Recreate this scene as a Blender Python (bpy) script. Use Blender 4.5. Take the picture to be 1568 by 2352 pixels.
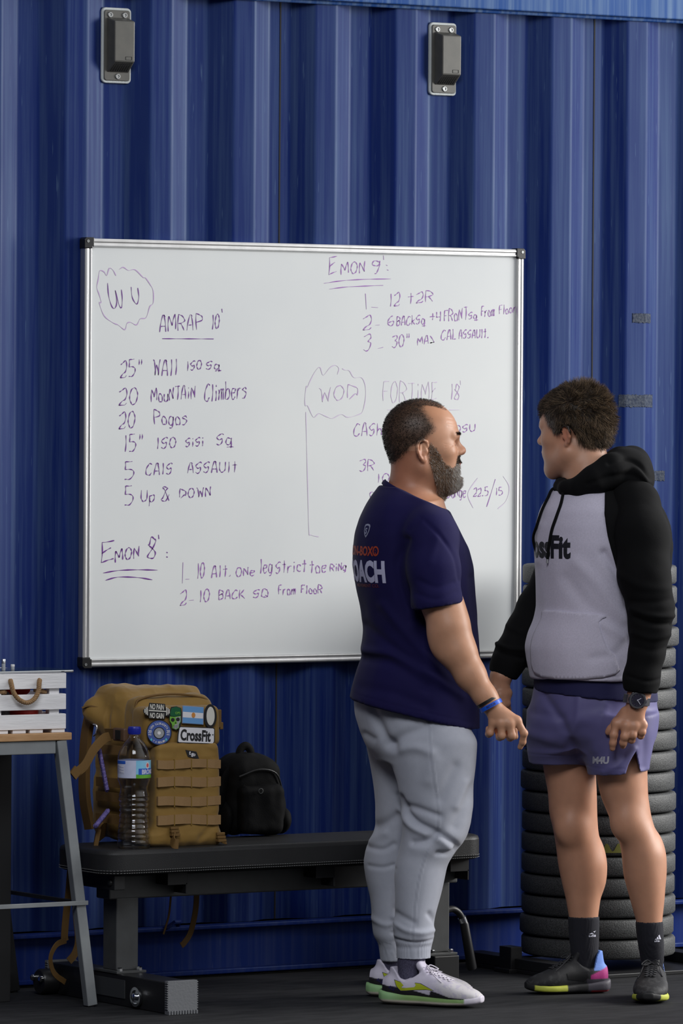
import bpy, bmesh, math, random
import numpy as np
from mathutils import Vector, Matrix
from mathutils.bvhtree import BVHTree
for o in list(bpy.data.objects): bpy.data.objects.remove(o)
S = bpy.context.scene
COL = S.collection
random.seed(7); RNG = np.random.default_rng(7)

# ------------------------------------------------------------------ camera
FPX, YAW, PITCH, ROLL = 12733.55, 0.573393, -0.0182856, 0.00661037
CAM = np.array([-8.7086, -13.5489, 1.62404])
cF = np.array([math.sin(YAW)*math.cos(PITCH), math.cos(YAW)*math.cos(PITCH), math.sin(PITCH)])
cR0 = np.array([math.cos(YAW), -math.sin(YAW), 0.0]); cU0 = np.cross(cR0, cF)
cR = cR0*math.cos(ROLL)+cU0*math.sin(ROLL); cU = -cR0*math.sin(ROLL)+cU0*math.cos(ROLL)
cam_d = bpy.data.cameras.new('camera'); cam = bpy.data.objects.new('camera', cam_d); COL.objects.link(cam)
M3 = Matrix(((cR[0], cU[0], -cF[0]), (cR[1], cU[1], -cF[1]), (cR[2], cU[2], -cF[2])))
cam.matrix_world = Matrix.Translation(Vector(CAM)) @ M3.to_4x4()
cam_d.sensor_fit = 'AUTO'; cam_d.sensor_width = 36.0; cam_d.lens = FPX/2352*36.0
cam_d.clip_end = 200; cam_d.clip_start = 0.1
S.camera = cam

# ------------------------------------------------------------------ light
S.view_settings.view_transform = 'Standard'; S.view_settings.look = 'None'
S.view_settings.gamma = 1.0; S.view_settings.use_curve_mapping = False
S.view_settings.exposure = 0.0
W = bpy.data.worlds.new('world'); S.world = W; W.use_nodes = True
nt = W.node_tree; nt.nodes.clear()
def N(nt, t, **k):
    n = nt.nodes.new(t)
    for a, b in k.items(): setattr(n, a, b)
    return n
# daylight comes in from the open side of the hall, on the right; the left and the roof are dark
tc = N(nt, 'ShaderNodeTexCoord'); dp = N(nt, 'ShaderNodeVectorMath', operation='DOT_PRODUCT')
dp.inputs[1].default_value = Vector((0.82, -0.52, 0.24)).normalized()
nt.links.new(tc.outputs['Generated'], dp.inputs[0])
mr = N(nt, 'ShaderNodeMapRange', interpolation_type='SMOOTHSTEP')
mr.inputs['From Min'].default_value = 0.16; mr.inputs['From Max'].default_value = 0.92
mr.inputs['To Min'].default_value = 0.0; mr.inputs['To Max'].default_value = 1.0
nt.links.new(dp.outputs['Value'], mr.inputs['Value'])
sx = N(nt, 'ShaderNodeSeparateXYZ'); nt.links.new(tc.outputs['Generated'], sx.inputs[0])
mz = N(nt, 'ShaderNodeMapRange', interpolation_type='SMOOTHSTEP')
mz.inputs['From Min'].default_value = -0.12; mz.inputs['From Max'].default_value = 0.35
nt.links.new(sx.outputs['Z'], mz.inputs['Value'])
mm = N(nt, 'ShaderNodeMath', operation='MULTIPLY'); nt.links.new(mr.outputs[0], mm.inputs[0]); nt.links.new(mz.outputs[0], mm.inputs[1])
mix = N(nt, 'ShaderNodeMix', data_type='RGBA'); nt.links.new(mm.outputs[0], mix.inputs[0])
WORLD_DARK = (0.022, 0.022, 0.030, 1); WORLD_LIT = (1.45, 1.46, 1.48, 1)
mix.inputs[6].default_value = WORLD_DARK; mix.inputs[7].default_value = WORLD_LIT
bg = N(nt, 'ShaderNodeBackground'); bg.inputs[1].default_value = 0.8
nt.links.new(mix.outputs[2], bg.inputs[0])
wo = N(nt, 'ShaderNodeOutputWorld'); nt.links.new(bg.outputs[0], wo.inputs[0])
def area(name, loc, tgt, sx_, sy_, power, col=(1, 1, 1)):
    l = bpy.data.lights.new(name, 'AREA'); l.shape = 'RECTANGLE'; l.size = sx_; l.size_y = sy_; l.energy = power; l.color = col
    o = bpy.data.objects.new(name, l); COL.objects.link(o); o.location = loc
    o.rotation_euler = (Vector(tgt)-Vector(loc)).to_track_quat('-Z', 'Y').to_euler(); return o
area('daylight_opening', (5.0, -2.7, 2.75), (-0.2, -0.5, 1.3), 3.0, 2.2, 470, (1.0, 0.985, 0.96))
area('left_fill', (-4.6, -6.2, 5.6), (-0.2, -0.8, 1.1), 3.0, 2.4, 270, (0.92, 0.95, 1.0))  # fill lamp added high at the front left to lift the shaded sides

# ------------------------------------------------------------------ pixel helpers (points on real planes)
def ray(px, py): return cF+cR*((px-784)/FPX)+cU*((1176-py)/FPX)
def aty(px, py, y):
    r = ray(px, py); return CAM+r*((y-CAM[1])/r[1])
def atz(px, py, z):
    r = ray(px, py); return CAM+r*((z-CAM[2])/r[2])
LR = np.array([math.cos(YAW), -math.sin(YAW), 0.0]); LF = np.array([math.sin(YAW), math.cos(YAW), 0.0])

# ------------------------------------------------------------------ materials
def sk(nt, a, b): nt.links.new(a, b)
MATS = {}
def pm(name, col, rough=0.5, metal=0.0, var=None, bump=None, spec=0.5, coat=0.0, attr=None, sss=0.0, sheen=0.0, stretch=(1, 1, 1), trans=0.0, ior=1.45, alpha=1.0, var2=None):
    """principled material; var=(scale, other colour, contrast) mottles, bump=(scale, strength)"""
    m = bpy.data.materials.new(name); m.use_nodes = True; t = m.node_tree; b = t.nodes['Principled BSDF']
    b.inputs['Base Color'].default_value = (*col, 1); b.inputs['Roughness'].default_value = rough
    b.inputs['Metallic'].default_value = metal; b.inputs['Specular IOR Level'].default_value = spec
    b.inputs['Coat Weight'].default_value = coat; b.inputs['Coat Roughness'].default_value = 0.15
    b.inputs['Sheen Weight'].default_value = sheen; b.inputs['Sheen Roughness'].default_value = 0.5
    b.inputs['Transmission Weight'].default_value = trans; b.inputs['IOR'].default_value = ior; b.inputs['Alpha'].default_value = alpha
    if sss:
        b.inputs['Subsurface Weight'].default_value = sss; b.inputs['Subsurface Radius'].default_value = (0.012, 0.005, 0.003); b.inputs['Subsurface Scale'].default_value = 0.6
    tc = N(t, 'ShaderNodeTexCoord'); mp = N(t, 'ShaderNodeMapping'); mp.inputs['Scale'].default_value = stretch
    sk(t, tc.outputs['Object'], mp.inputs[0])
    cur = None
    if attr:
        a = N(t, 'ShaderNodeAttribute', attribute_name=attr); cur = a.outputs['Color']
    for v in (var, var2):
        if not v: continue
        n = N(t, 'ShaderNodeTexNoise'); n.inputs['Scale'].default_value = v[0]; n.inputs['Detail'].default_value = 5
        sk(t, mp.outputs[0], n.inputs[0])
        r = N(t, 'ShaderNodeMapRange'); r.inputs['From Min'].default_value = 0.5-v[2]; r.inputs['From Max'].default_value = 0.5+v[2]
        if len(v) > 3: r.inputs['To Max'].default_value = v[3]
        sk(t, n.outputs[0], r.inputs[0])
        x = N(t, 'ShaderNodeMix', data_type='RGBA'); sk(t, r.outputs[0], x.inputs[0])
        if cur: sk(t, cur, x.inputs[6])
        else: x.inputs[6].default_value = (*col, 1)
        x.inputs[7].default_value = (*v[1], 1); cur = x.outputs[2]
    if cur: sk(t, cur, b.inputs['Base Color'])
    if bump:
        n = N(t, 'ShaderNodeTexNoise'); n.inputs['Scale'].default_value = bump[0]; n.inputs['Detail'].default_value = 4
        sk(t, mp.outputs[0], n.inputs[0])
        bp = N(t, 'ShaderNodeBump'); bp.inputs['Strength'].default_value = bump[1]; bp.inputs['Distance'].default_value = bump[2] if len(bump) > 2 else 0.004
        sk(t, n.outputs[0], bp.inputs['Height']); sk(t, bp.outputs[0], b.inputs['Normal'])
    MATS[name] = m
    return m

# ------------------------------------------------------------------ mesh builder
class MB:
    def __init__(s): s.v = []; s.f = []; s.mi = []; s.cur = 0
    def add(s, vs, fs):
        o = len(s.v); s.v += [tuple(map(float, p)) for p in vs]; s.f += [tuple(i+o for i in f) for f in fs]; s.mi += [s.cur]*len(fs); return s
    def box(s, lo, hi, R=None, c=None):
        x0, y0, z0 = lo; x1, y1, z1 = hi
        vs = [(x, y, z) for z in (z0, z1) for y in (y0, y1) for x in (x0, x1)]
        if R is not None:
            c = Vector(c if c is not None else ((x0+x1)/2, (y0+y1)/2, (z0+z1)/2)); vs = [tuple(R @ (Vector(p)-c)+c) for p in vs]
        return s.add(vs, [(0, 2, 3, 1), (4, 5, 7, 6), (0, 1, 5, 4), (2, 6, 7, 3), (0, 4, 6, 2), (1, 3, 7, 5)])
    def bar(s, a, b, w, d, up=(0, 1, 0)):
        """rectangular bar from a to b; w across, d along up"""
        a, b = Vector(a), Vector(b); t = (b-a).normalized(); u = Vector(up); u = (u-t*u.dot(t)).normalized(); r = t.cross(u)
        vs = [p+r*(i*w/2)+u*(j*d/2) for p in (a, b) for i, j in ((-1, -1), (1, -1), (1, 1), (-1, 1))]
        return s.add(vs, [(0, 3, 2, 1), (4, 5, 6, 7), (0, 1, 5, 4), (1, 2, 6, 5), (2, 3, 7, 6), (3, 0, 4, 7)])
    def tube(s, path, r, n=10, cap=True, flat=None, up=None):
        """tube along path; r number or list; flat=(a,b) scales the section (ribbons with thickness)"""
        P = [Vector(p) for p in path]; k = len(P); vs = []; fs = []
        rr = r if hasattr(r, '__len__') else [r]*k
        prev = None
        for i in range(k):
            t = (P[min(i+1, k-1)]-P[max(i-1, 0)])
            t = t.normalized() if t.length > 1e-9 else Vector((0, 0, 1))
            if prev is None:
                u = Vector(up) if up else (Vector((0, 0, 1)) if abs(t.z) < .9 else Vector((1, 0, 0)))
            else: u = prev
            u = u-t*u.dot(t)
            if u.length < 1e-6: u = t.orthogonal()
            u.normalize(); prev = u; w = t.cross(u)
            a, b = flat if flat else (1, 1)
            for j in range(n):
                A = 2*math.pi*(j+.5)/n; vs.append(P[i]+u*(math.cos(A)*rr[i]*a)+w*(math.sin(A)*rr[i]*b))
        for i in range(k-1):
            for j in range(n):
                q = (j+1) % n; fs.append((i*n+j, i*n+q, (i+1)*n+q, (i+1)*n+j))
        if cap: fs += [tuple(range(n-1, -1, -1)), tuple((k-1)*n+j for j in range(n))]
        return s.add(vs, fs)
    def lathe(s, prof, n=32, c=(0, 0, 0), axis='z', cap=True):
        vs = []; fs = []; k = len(prof)
        for r, h in prof:
            for j in range(n):
                A = 2*math.pi*j/n; x, y = r*math.cos(A), r*math.sin(A)
                p = {'z': (x, y, h), 'y': (x, h, -y) if False else (x, h, y), 'x': (h, x, y)}[axis]
                vs.append((p[0]+c[0], p[1]+c[1], p[2]+c[2]))
        for i in range(k-1):
            for j in range(n):
                q = (j+1) % n; fs.append((i*n+j, i*n+q, (i+1)*n+q, (i+1)*n+j))
        if cap: fs += [tuple(range(n-1, -1, -1)), tuple((k-1)*n+j for j in range(n))]
        return s.add(vs, fs)
    def prism(s, poly, fn, h0, h1):
        """poly 2-D outline, fn(a,b,h)->xyz"""
        n = len(poly)
        vs = [fn(a, b, h0) for a, b in poly]+[fn(a, b, h1) for a, b in poly]
        fs = [tuple(range(n-1, -1, -1)), tuple(range(n, 2*n))]+[(i, (i+1) % n, n+(i+1) % n, n+i) for i in range(n)]
        return s.add(vs, fs)
    def loft(s, rings, close=True, cap=True):
        k = len(rings); n = len(rings[0]); vs = [p for r in rings for p in r]; fs = []
        for i in range(k-1):
            for j in range(n if close else n-1):
                q = (j+1) % n; fs.append((i*n+j, i*n+q, (i+1)*n+q, (i+1)*n+j))
        if cap: fs += [tuple(range(n-1, -1, -1)), tuple((k-1)*n+j for j in range(n))]
        return s.add(vs, fs)
def fixn(me):
    b = bmesh.new(); b.from_mesh(me); bmesh.ops.recalc_face_normals(b, faces=b.faces); b.to_mesh(me); b.free()
def obj(name, mb, mat, parent=None, smooth=None, bevel=None, kind=None, sub=0):
    me = bpy.data.meshes.new(name); me.from_pydata(mb.v, [], mb.f)
    ms = mat if isinstance(mat, (list, tuple)) else [mat]
    for m in ms: me.materials.append(m)
    if len(ms) > 1: me.polygons.foreach_set('material_index', mb.mi)
    fixn(me)
    if smooth is not None:
        me.polygons.foreach_set('use_smooth', [True]*len(me.polygons)); me.set_sharp_from_angle(angle=math.radians(smooth))
    o = bpy.data.objects.new(name, me); COL.objects.link(o)
    if parent is not None: o.parent = parent
    if bevel:
        b = o.modifiers.new('bevel', 'BEVEL'); b.width = bevel; b.segments = 2; b.limit_method = 'ANGLE'; b.angle_limit = math.radians(40)
    if sub:
        q = o.modifiers.new('sub', 'SUBSURF'); q.levels = sub; q.render_levels = sub
    if kind: o['kind'] = kind
    return o
def tag(o, label=None, cat=None, group=None, kind=None):
    if label: o['label'] = label
    if cat: o['category'] = cat
    if group: o['group'] = group
    if kind: o['kind'] = kind
    return o
def thing(name, label, cat, loc=(0, 0, 0), rz=0.0, group=None):
    o = bpy.data.objects.new(name, None); COL.objects.link(o); o.empty_display_size = 0.05
    o.location = loc; o.rotation_euler = (0, 0, rz); return tag(o, label, cat, group)
def dup(root, loc, rz=None, label=None):
    r = root.copy(); COL.objects.link(r); r.location = loc
    if rz is not None: r.rotation_euler = (0, 0, rz)
    if label: r['label'] = label
    for ch in list(root.children):
        c = ch.copy(); COL.objects.link(c); c.parent = r
        for g in list(ch.children):
            d = g.copy(); COL.objects.link(d); d.parent = c
    return r
def cr(pts, n=8, closed=False):
    """Catmull-Rom through points"""
    P = [np.array(p, float) for p in pts]; k = len(P); out = []
    for i in range(k if closed else k-1):
        p1, p2 = P[i % k], P[(i+1) % k]
        p0 = P[(i-1) % k] if (closed or i > 0) else 2*p1-p2
        p3 = P[(i+2) % k] if (closed or i < k-2) else 2*p2-p1
        for j in range(n):
            t = j/n
            out.append(.5*((2*p1)+(p2-p0)*t+(2*p0-5*p1+4*p2-p3)*t*t+(3*p1-p0-3*p2+p3)*t**3))
    if not closed: out.append(P[-1])
    return out
def rrect(w, h, r, n=5, cx=0, cy=0):
    out = []
    for sx_, sy_, a0 in ((1, 1, 0), (-1, 1, 90), (-1, -1, 180), (1, -1, 270)):
        for i in range(n+1):
            a = math.radians(a0+90*i/n); out.append((cx+sx_*(w/2-r)+r*math.cos(a), cy+sy_*(h/2-r)+r*math.sin(a)))
    return out
def text_mesh(txt, size, bold=0.0, sx_=1.0, shear=0.0, align='LEFT'):
    """text as 2-D triangles (verts, faces) with letter shapes from the built-in font"""
    c = bpy.data.curves.new('t', 'FONT'); c.body = txt; c.size = size; c.offset = bold*size; c.align_x = align; c.shear = shear; c.resolution_u = 3
    o = bpy.data.objects.new('t', c); COL.objects.link(o)
    dg = bpy.context.evaluated_depsgraph_get(); dg.update(); e = o.evaluated_get(dg); m = e.to_mesh()
    b = bmesh.new(); b.from_mesh(m); e.to_mesh_clear()
    bpy.data.objects.remove(o); bpy.data.curves.remove(c)
    bmesh.ops.remove_doubles(b, verts=b.verts, dist=size*1e-4); bmesh.ops.triangulate(b, faces=b.faces)
    V = [(v.co.x*sx_, v.co.y) for v in b.verts]; b.verts.index_update(); Fc = [tuple(v.index for v in f.verts) for f in b.faces]; b.free()
    return V, Fc
def poly_mesh(poly):
    """filled 2-D outline -> triangles"""
    b = bmesh.new(); vs = [b.verts.new((x, y, 0)) for x, y in poly]; b.faces.new(vs); bmesh.ops.triangulate(b, faces=b.faces)
    b.verts.index_update(); V = [(v.co.x, v.co.y) for v in b.verts]; Fc = [tuple(v.index for v in f.verts) for f in b.faces]; b.free(); return V, Fc
def merge2d(lst):
    V = []; Fc = []
    for v, f in lst: o = len(V); V += v; Fc += [tuple(i+o for i in q) for q in f]
    return V, Fc
def xf2d(vf, dx=0, dy=0, s=1.0, rot=0.0):
    c, q = math.cos(rot)*s, math.sin(rot)*s
    return [(x*c-y*q+dx, x*q+y*c+dy) for x, y in vf[0]], vf[1]
def flat_decal(name, vf, fn, mat, parent, th=0.0006):
    """thin print: fn(a,b,h)->xyz"""
    V, Fc = vf; mb = MB(); n = len(V)
    edges = {}
    for f in Fc:
        for i in range(3):
            a, b = f[i], f[(i+1) % 3]; edges[(a, b)] = 1
    fs = [tuple(i+n for i in f) for f in Fc]
    for (a, b) in edges:
        if (b, a) not in edges: fs.append((a, b, b+n, a+n))
    mb.add([fn(x, y, 0) for x, y in V]+[fn(x, y, th) for x, y in V], fs)
    return obj(name, mb, mat, parent)
# ------------------------------------------------------------------ materials of the place
def container_paint(name, base, chalk, amt):
    m = bpy.data.materials.new(name); m.use_nodes = True; t = m.node_tree; b = t.nodes['Principled BSDF']
    tc = N(t, 'ShaderNodeTexCoord')
    def noise(scale, st, detail=4, rough=.5):
        mp = N(t, 'ShaderNodeMapping'); mp.inputs['Scale'].default_value = st; sk(t, tc.outputs['Object'], mp.inputs[0])
        n = N(t, 'ShaderNodeTexNoise'); n.inputs['Scale'].default_value = scale; n.inputs['Detail'].default_value = detail; n.inputs['Roughness'].default_value = rough
        sk(t, mp.outputs[0], n.inputs[0]); return n.outputs[0]
    def rng(x, a, c, lo=0., hi=1.):
        r = N(t, 'ShaderNodeMapRange'); r.inputs[1].default_value = a; r.inputs[2].default_value = c; r.inputs[3].default_value = lo; r.inputs[4].default_value = hi
        sk(t, x, r.inputs[0]); return r.outputs[0]
    def mixc(f, a, c):
        x = N(t, 'ShaderNodeMix', data_type='RGBA'); sk(t, f, x.inputs[0])
        for s_, v in ((6, a), (7, c)):
            if isinstance(v, tuple): x.inputs[s_].default_value = (*v, 1)
            else: sk(t, v, x.inputs[s_])
        return x.outputs[2]
    streak = rng(noise(1.0, (55, 55, 1.1), 6, .6), .42, .75, 0, amt)      # run-down chalky streaks
    cloud = rng(noise(3.0, (1, 1, .6), 3), .45, .75, 0, amt*.55)
    scr = rng(noise(1.0, (160, 160, 9), 2), .69, .74, 0, .35)             # scratches
    c = mixc(streak, base, chalk); c = mixc(cloud, c, tuple(.6*x+.4*y for x, y in zip(base, chalk))); c = mixc(scr, c, chalk)
    sk(t, c, b.inputs['Base Color'])
    sk(t, rng(noise(5, (1, 1, .4)), .3, .7, .38, .50), b.inputs['Roughness'])
    b.inputs['Specular IOR Level'].default_value = .13
    b.inputs['Specular Tint'].default_value = (.55, .8, 1, 1)
    bp = N(t, 'ShaderNodeBump'); bp.inputs['Strength'].default_value = .12; bp.inputs['Distance'].default_value = .01
    sk(t, noise(1.0, (9, 9, 1.2), 2), bp.inputs['Height']); sk(t, bp.outputs[0], b.inputs['Normal'])
    return m
M_wall = container_paint('container_blue', (0.0035, 0.0115, 0.092), (0.075, 0.125, 0.215), .36)
M_rail = container_paint('container_rail_blue', (0.012, 0.05, 0.20), (0.20, 0.28, 0.36), .5)
M_sill = container_paint('container_sill_blue', (0.006, 0.018, 0.13), (0.08, 0.10, 0.16), .25)
M_floor = pm('rubber_floor', (0.0045, 0.005, 0.0062), .78, spec=.3, var=(1.6, (0.014, 0.0145, 0.0165), .22), bump=(240, .25, .002), stretch=(1, 3, 1), var2=(9, (0.04, 0.04, 0.044), .12, .3))
M_conc = pm('concrete_edge', (0.10, 0.10, 0.095), .85, var=(14, (0.05, 0.05, 0.05), .25), bump=(60, .4))
M_grey = pm('grey_vent_plastic', (0.085, 0.082, 0.072), .45, var=(30, (0.06, 0.06, 0.055), .3))
M_seal = pm('sealant', (0.42, 0.45, 0.45), .6, bump=(150, .3))
M_rivet = pm('rivet_metal', (0.35, 0.36, 0.36), .35, metal=.8)
M_hole = pm('dark_hole', (0.006, 0.006, 0.006), .8)
M_tape = pm('tape_residue', (0.022, 0.030, 0.055), .95, var=(120, (0.075, 0.085, 0.105), .2), spec=.15, bump=(300, .5))

# ------------------------------------------------------------------ floor
mb = MB(); mb.box((-7, -9, -.06), (7, -.02, 0)); tag(obj('floor', mb, M_floor), kind='structure')
mb = MB(); mb.box((-7, -.02, -.06), (7, 1.2, .002)); tag(obj('trim_1', mb, M_conc), kind='structure')

# ------------------------------------------------------------------ corrugated container side
X0 = -0.96; P_ = 0.278; DEP = 0.036; ZB, ZT = 0.15, 2.81
prof = []
for i in range(-14, 16):
    x = X0+P_*i
    prof += [(x, DEP), (x+.068, 0), (x+.140, 0), (x+.208, DEP)]
def soft(pr, r=.007):
    out = []
    for i, p in enumerate(pr):
        if i in (0, len(pr)-1): out.append(p); continue
        a, b, c = np.array(pr[i-1]), np.array(p), np.array(pr[i+1])
        u = b+(a-b)/np.linalg.norm(a-b)*r; w = b+(c-b)/np.linalg.norm(c-b)*r
        out += [tuple((1-t)**2*u+2*t*(1-t)*b+t*t*w) for t in (0, .2, .4, .6, .8, 1)]
    return out
pr = soft(prof); mb = MB()
zs = [ZB-.03, ZT+.03]
mb.loft([[(x, y, z) for x, y in pr]+[(x, y+.004, z) for x, y in reversed(pr)] for z in zs])
wall = tag(obj('wall_back', mb, M_wall), kind='structure')
mb = MB()                                                        # welded panel seams
for px in (643, 1364):
    x = aty(px, 250, DEP-.001)[0]; mb.box((x-.0022, DEP-.0012, ZB), (x+.0022, DEP+.002, ZT))
obj('panel_seam', mb, M_hole, wall)
for k, (px, py, w, h) in enumerate(((1468, 731, .078, .028), (1458, 921, .135, .038), (1515, 1093, .06, .03))):   # tape remnants follow the corrugation
    c = aty(px, py, .018); mb = MB(); n = 26
    rng2 = random.Random(k); xs_ = [c[0]-w/2+w*i/n for i in range(n+1)]; fy = lambda x: float(np.interp(x, [q[0] for q in prof], [q[1] for q in prof]))
    ring = [[(x, fy(x)-.0016, c[2]+h/2*rng2.uniform(.8, 1.1)), (x, fy(x)-.0016, c[2]-h/2*rng2.uniform(.8, 1.1)), (x, fy(x)+.001, c[2]-h/2), (x, fy(x)+.001, c[2]+h/2)] for x in xs_]
    mb.loft(ring); obj('tape_residue', mb, M_tape, wall)
mb = MB(); mb.box((-4.6, -.03, ZT), (4.6, .06, ZT+.075)); mb.tube([(-4.6, -.006, ZT-.004), (4.6, -.006, ZT-.004)], .007, 6)
tag(obj('trim_2', mb, M_rail, bevel=.008), kind='structure')
mb = MB(); mb.box((-4.6, -.012, 0.012), (4.6, .05, ZB)); mb.box((-4.6, -.05, ZB-.012), (4.6, .05, ZB)); mb.box((-4.6, -.045, .008), (4.6, .05, .022))
tag(obj('trim_3', mb, M_sill, bevel=.003), kind='structure')
mb = MB(); mb.tube([(-.585, -.03, .142), (-.575, -.055, .15), (-.555, -.062, .165), (-.535, -.055, .165), (-.525, -.03, .15)], .006, 8)
tag(obj('lashing_ring', mb, M_sill, smooth=40), 'small blue steel lashing ring on the container sill under the bench', 'ring')
# container roof and far side so that the wall belongs to a box
mb = MB(); mb.box((-4.6, .06, ZT+.03), (4.6, 2.4, ZT+.07)); tag(obj('ceiling', mb, M_rail), kind='structure')

# ------------------------------------------------------------------ container vents
def make_vent():
    t = thing('container_vent', '', 'vent')
    w, h = .084, .200
    mb = MB(); mb.prism(rrect(w+.014, h+.014, .014), lambda a, b, q: (a, q, b), -.004, .006); obj('sealant_bead', mb, M_seal, t, bevel=.003)
    mb = MB(); mb.prism(rrect(w, h, .008), lambda a, b, q: (a, q, b), -.008, 0.0); obj('back_plate', mb, M_grey, t, bevel=.0015)
    # hooded cowl, open at the bottom behind a grille
    d = -.045
    top, bot = .067, -.047; foot = -.078; x0, x1 = -.032, .036
    mb = MB()
    mb.add([(x0-.002, -.006, top+.012), (x1+.002, -.006, top+.012), (x1+.002, -.006, foot), (x0-.002, -.006, foot),
            (x0+.002, d, top), (x1, d, top), (x1, d, bot), (x0+.002, d, bot)],
           [(0, 1, 2, 3), (4, 7, 6, 5), (0, 4, 5, 1), (1, 5, 6, 2), (2, 6, 7, 3), (3, 7, 4, 0)])
    obj('cowl', mb, M_grey, t, bevel=.003)
    mb = MB()
    A = Vector((x0+.006, -.013, foot+.004)); B = Vector((x1-.004, -.013, foot+.004)); Cc = Vector((x0+.006, d+.003, bot-.001)); D = Vector((x1-.004, d+.003, bot-.001))
    nrm = (B-A).cross(Cc-A).normalized()
    if nrm.z > 0: nrm = -nrm
    for i in range(8):
        for j in range(6):
            u0, u1 = (i+.14)/8, (i+.86)/8; v0, v1 = (j+.14)/6, (j+.86)/6
            f = lambda u, v: A.lerp(B, u).lerp(Cc.lerp(D, u), v)+nrm*.0012
            g = lambda u, v: A.lerp(B, u).lerp(Cc.lerp(D, u), v)-nrm*.002
            mb.add([f(u0, v0), f(u1, v0), f(u1, v1), f(u0, v1), g(u0, v0), g(u1, v0), g(u1, v1), g(u0, v1)], [(0, 1, 2, 3), (4, 5, 6, 7), (0, 1, 5, 4), (1, 2, 6, 5), (2, 3, 7, 6), (3, 0, 4, 7)])
    obj('grille', mb, M_hole, t)
    mb = MB(); rp = rrect(.020, .009, .001, 2, .016, -.038)
    for a, b in zip(rp, rp[1:]+rp[:1]): mb.tube([(a[0], d-.0004, a[1]), (b[0], d-.0004, b[1])], .0006, 4)
    obj('moulded_mark', mb, M_hole, t)
    for px_, pz in ((-.024, .086), (.024, .086), (.002, -.088)):
        mb = MB(); mb.lathe([(.0085, -.007), (.0085, -.0095), (.007, -.011), (.0045, -.011), (.004, -.009)], 14, (px_, 0, pz), 'y'); obj('rivet', mb, M_rivet, t, smooth=40)
    return t
v = make_vent(); v.location = ((-.754-.669)/2, .03, 2.655); tag(v, 'grey plastic container vent high on the wall above the left part of the whiteboard', group='container vents')
dup(v, ((.363+.445)/2, .03, 2.661), label='grey plastic container vent high on the wall above the right part of the whiteboard')
# ------------------------------------------------------------------ whiteboard
M_board = pm('whiteboard_enamel', (0.615, 0.63, 0.625), .20, var=(2.2, (0.555, 0.575, 0.585), .25), spec=.5)
M_alu = pm('board_aluminium', (0.72, 0.72, 0.72), .32, metal=.85, var=(40, (0.6, 0.6, 0.6), .3), stretch=(1, 1, .1))
M_black = pm('black_plastic', (0.012, 0.012, 0.013), .35)
INK = {k: pm('purple_marker_'+n, c, .5) for k, n, c in ((0, 'dark', (0.11, 0.014, 0.20)), (1, 'mid', (0.24, 0.09, 0.34)), (2, 'pale', (0.40, 0.27, 0.48)), (3, 'faint', (0.48, 0.40, 0.54)))}
BX0, BX1, BZ0, BZ1, BY = -.842, .661, .895, 2.105, -.024
wb = thing('whiteboard', 'large white whiteboard with purple handwriting in an aluminium frame on the blue container', 'whiteboard', ((BX0+BX1)/2, -.012, BZ0))
ox, oy, oz = wb.location
def WBL(x, y, z): return (x-ox, y-oy, z-oz)
mb = MB(); mb.box(WBL(BX0+.006, -.020, BZ0+.006), WBL(BX1-.006, -.002, BZ1-.006)); obj('writing_panel', mb, M_board, wb)
fw = .024
def rail(a0, a1, vert, at):
    mb = MB(); pr_ = [(0, -.001), (0, -.026), (.004, -.029), (.009, -.029), (.011, -.027), (.016, -.027), (.018, -.029), (fw-.003, -.029), (fw, -.0215), (fw, -.001)]
    rings = []
    for s_ in (a0, a1):
        rings.append([WBL(*((at[0]+at[1]*a, b, s_) if vert else (s_, b, at[0]+at[1]*a))) for a, b in pr_])
    mb.loft(rings); obj('frame_rail', mb, M_alu, wb, bevel=.0008)
rail(BX0+.028, BX1-.028, False, (BZ1, -1)); rail(BX0+.028, BX1-.028, False, (BZ0, 1))
rail(BZ0+.028, BZ1-.028, True, (BX0, 1)); rail(BZ0+.028, BZ1-.028, True, (BX1, -1))
for sx_, cx_ in ((1, BX0-.003), (-1, BX1+.003)):
    for sz_, cz_ in ((1, BZ0-.003), (-1, BZ1+.003)):
        mb = MB(); L = [(0, .006), (.006, 0), (.031, 0), (.031, .026), (.026, .026), (.026, .031), (0, .031)]
        mb.prism(L, lambda a, b, q: WBL(cx_+sx_*a, q, cz_+sz_*b), -.031, -.001); cc = obj('corner_cap', mb, M_black, wb, bevel=.0015)
        mb = MB(); mb.lathe([(.004, -.0305), (.004, -.0325), (.002, -.0325), (.0015, -.0315)], 12, WBL(cx_+sx_*.011, 0, cz_+sz_*.011), 'y'); obj('screw', mb, M_rivet, cc)
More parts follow.
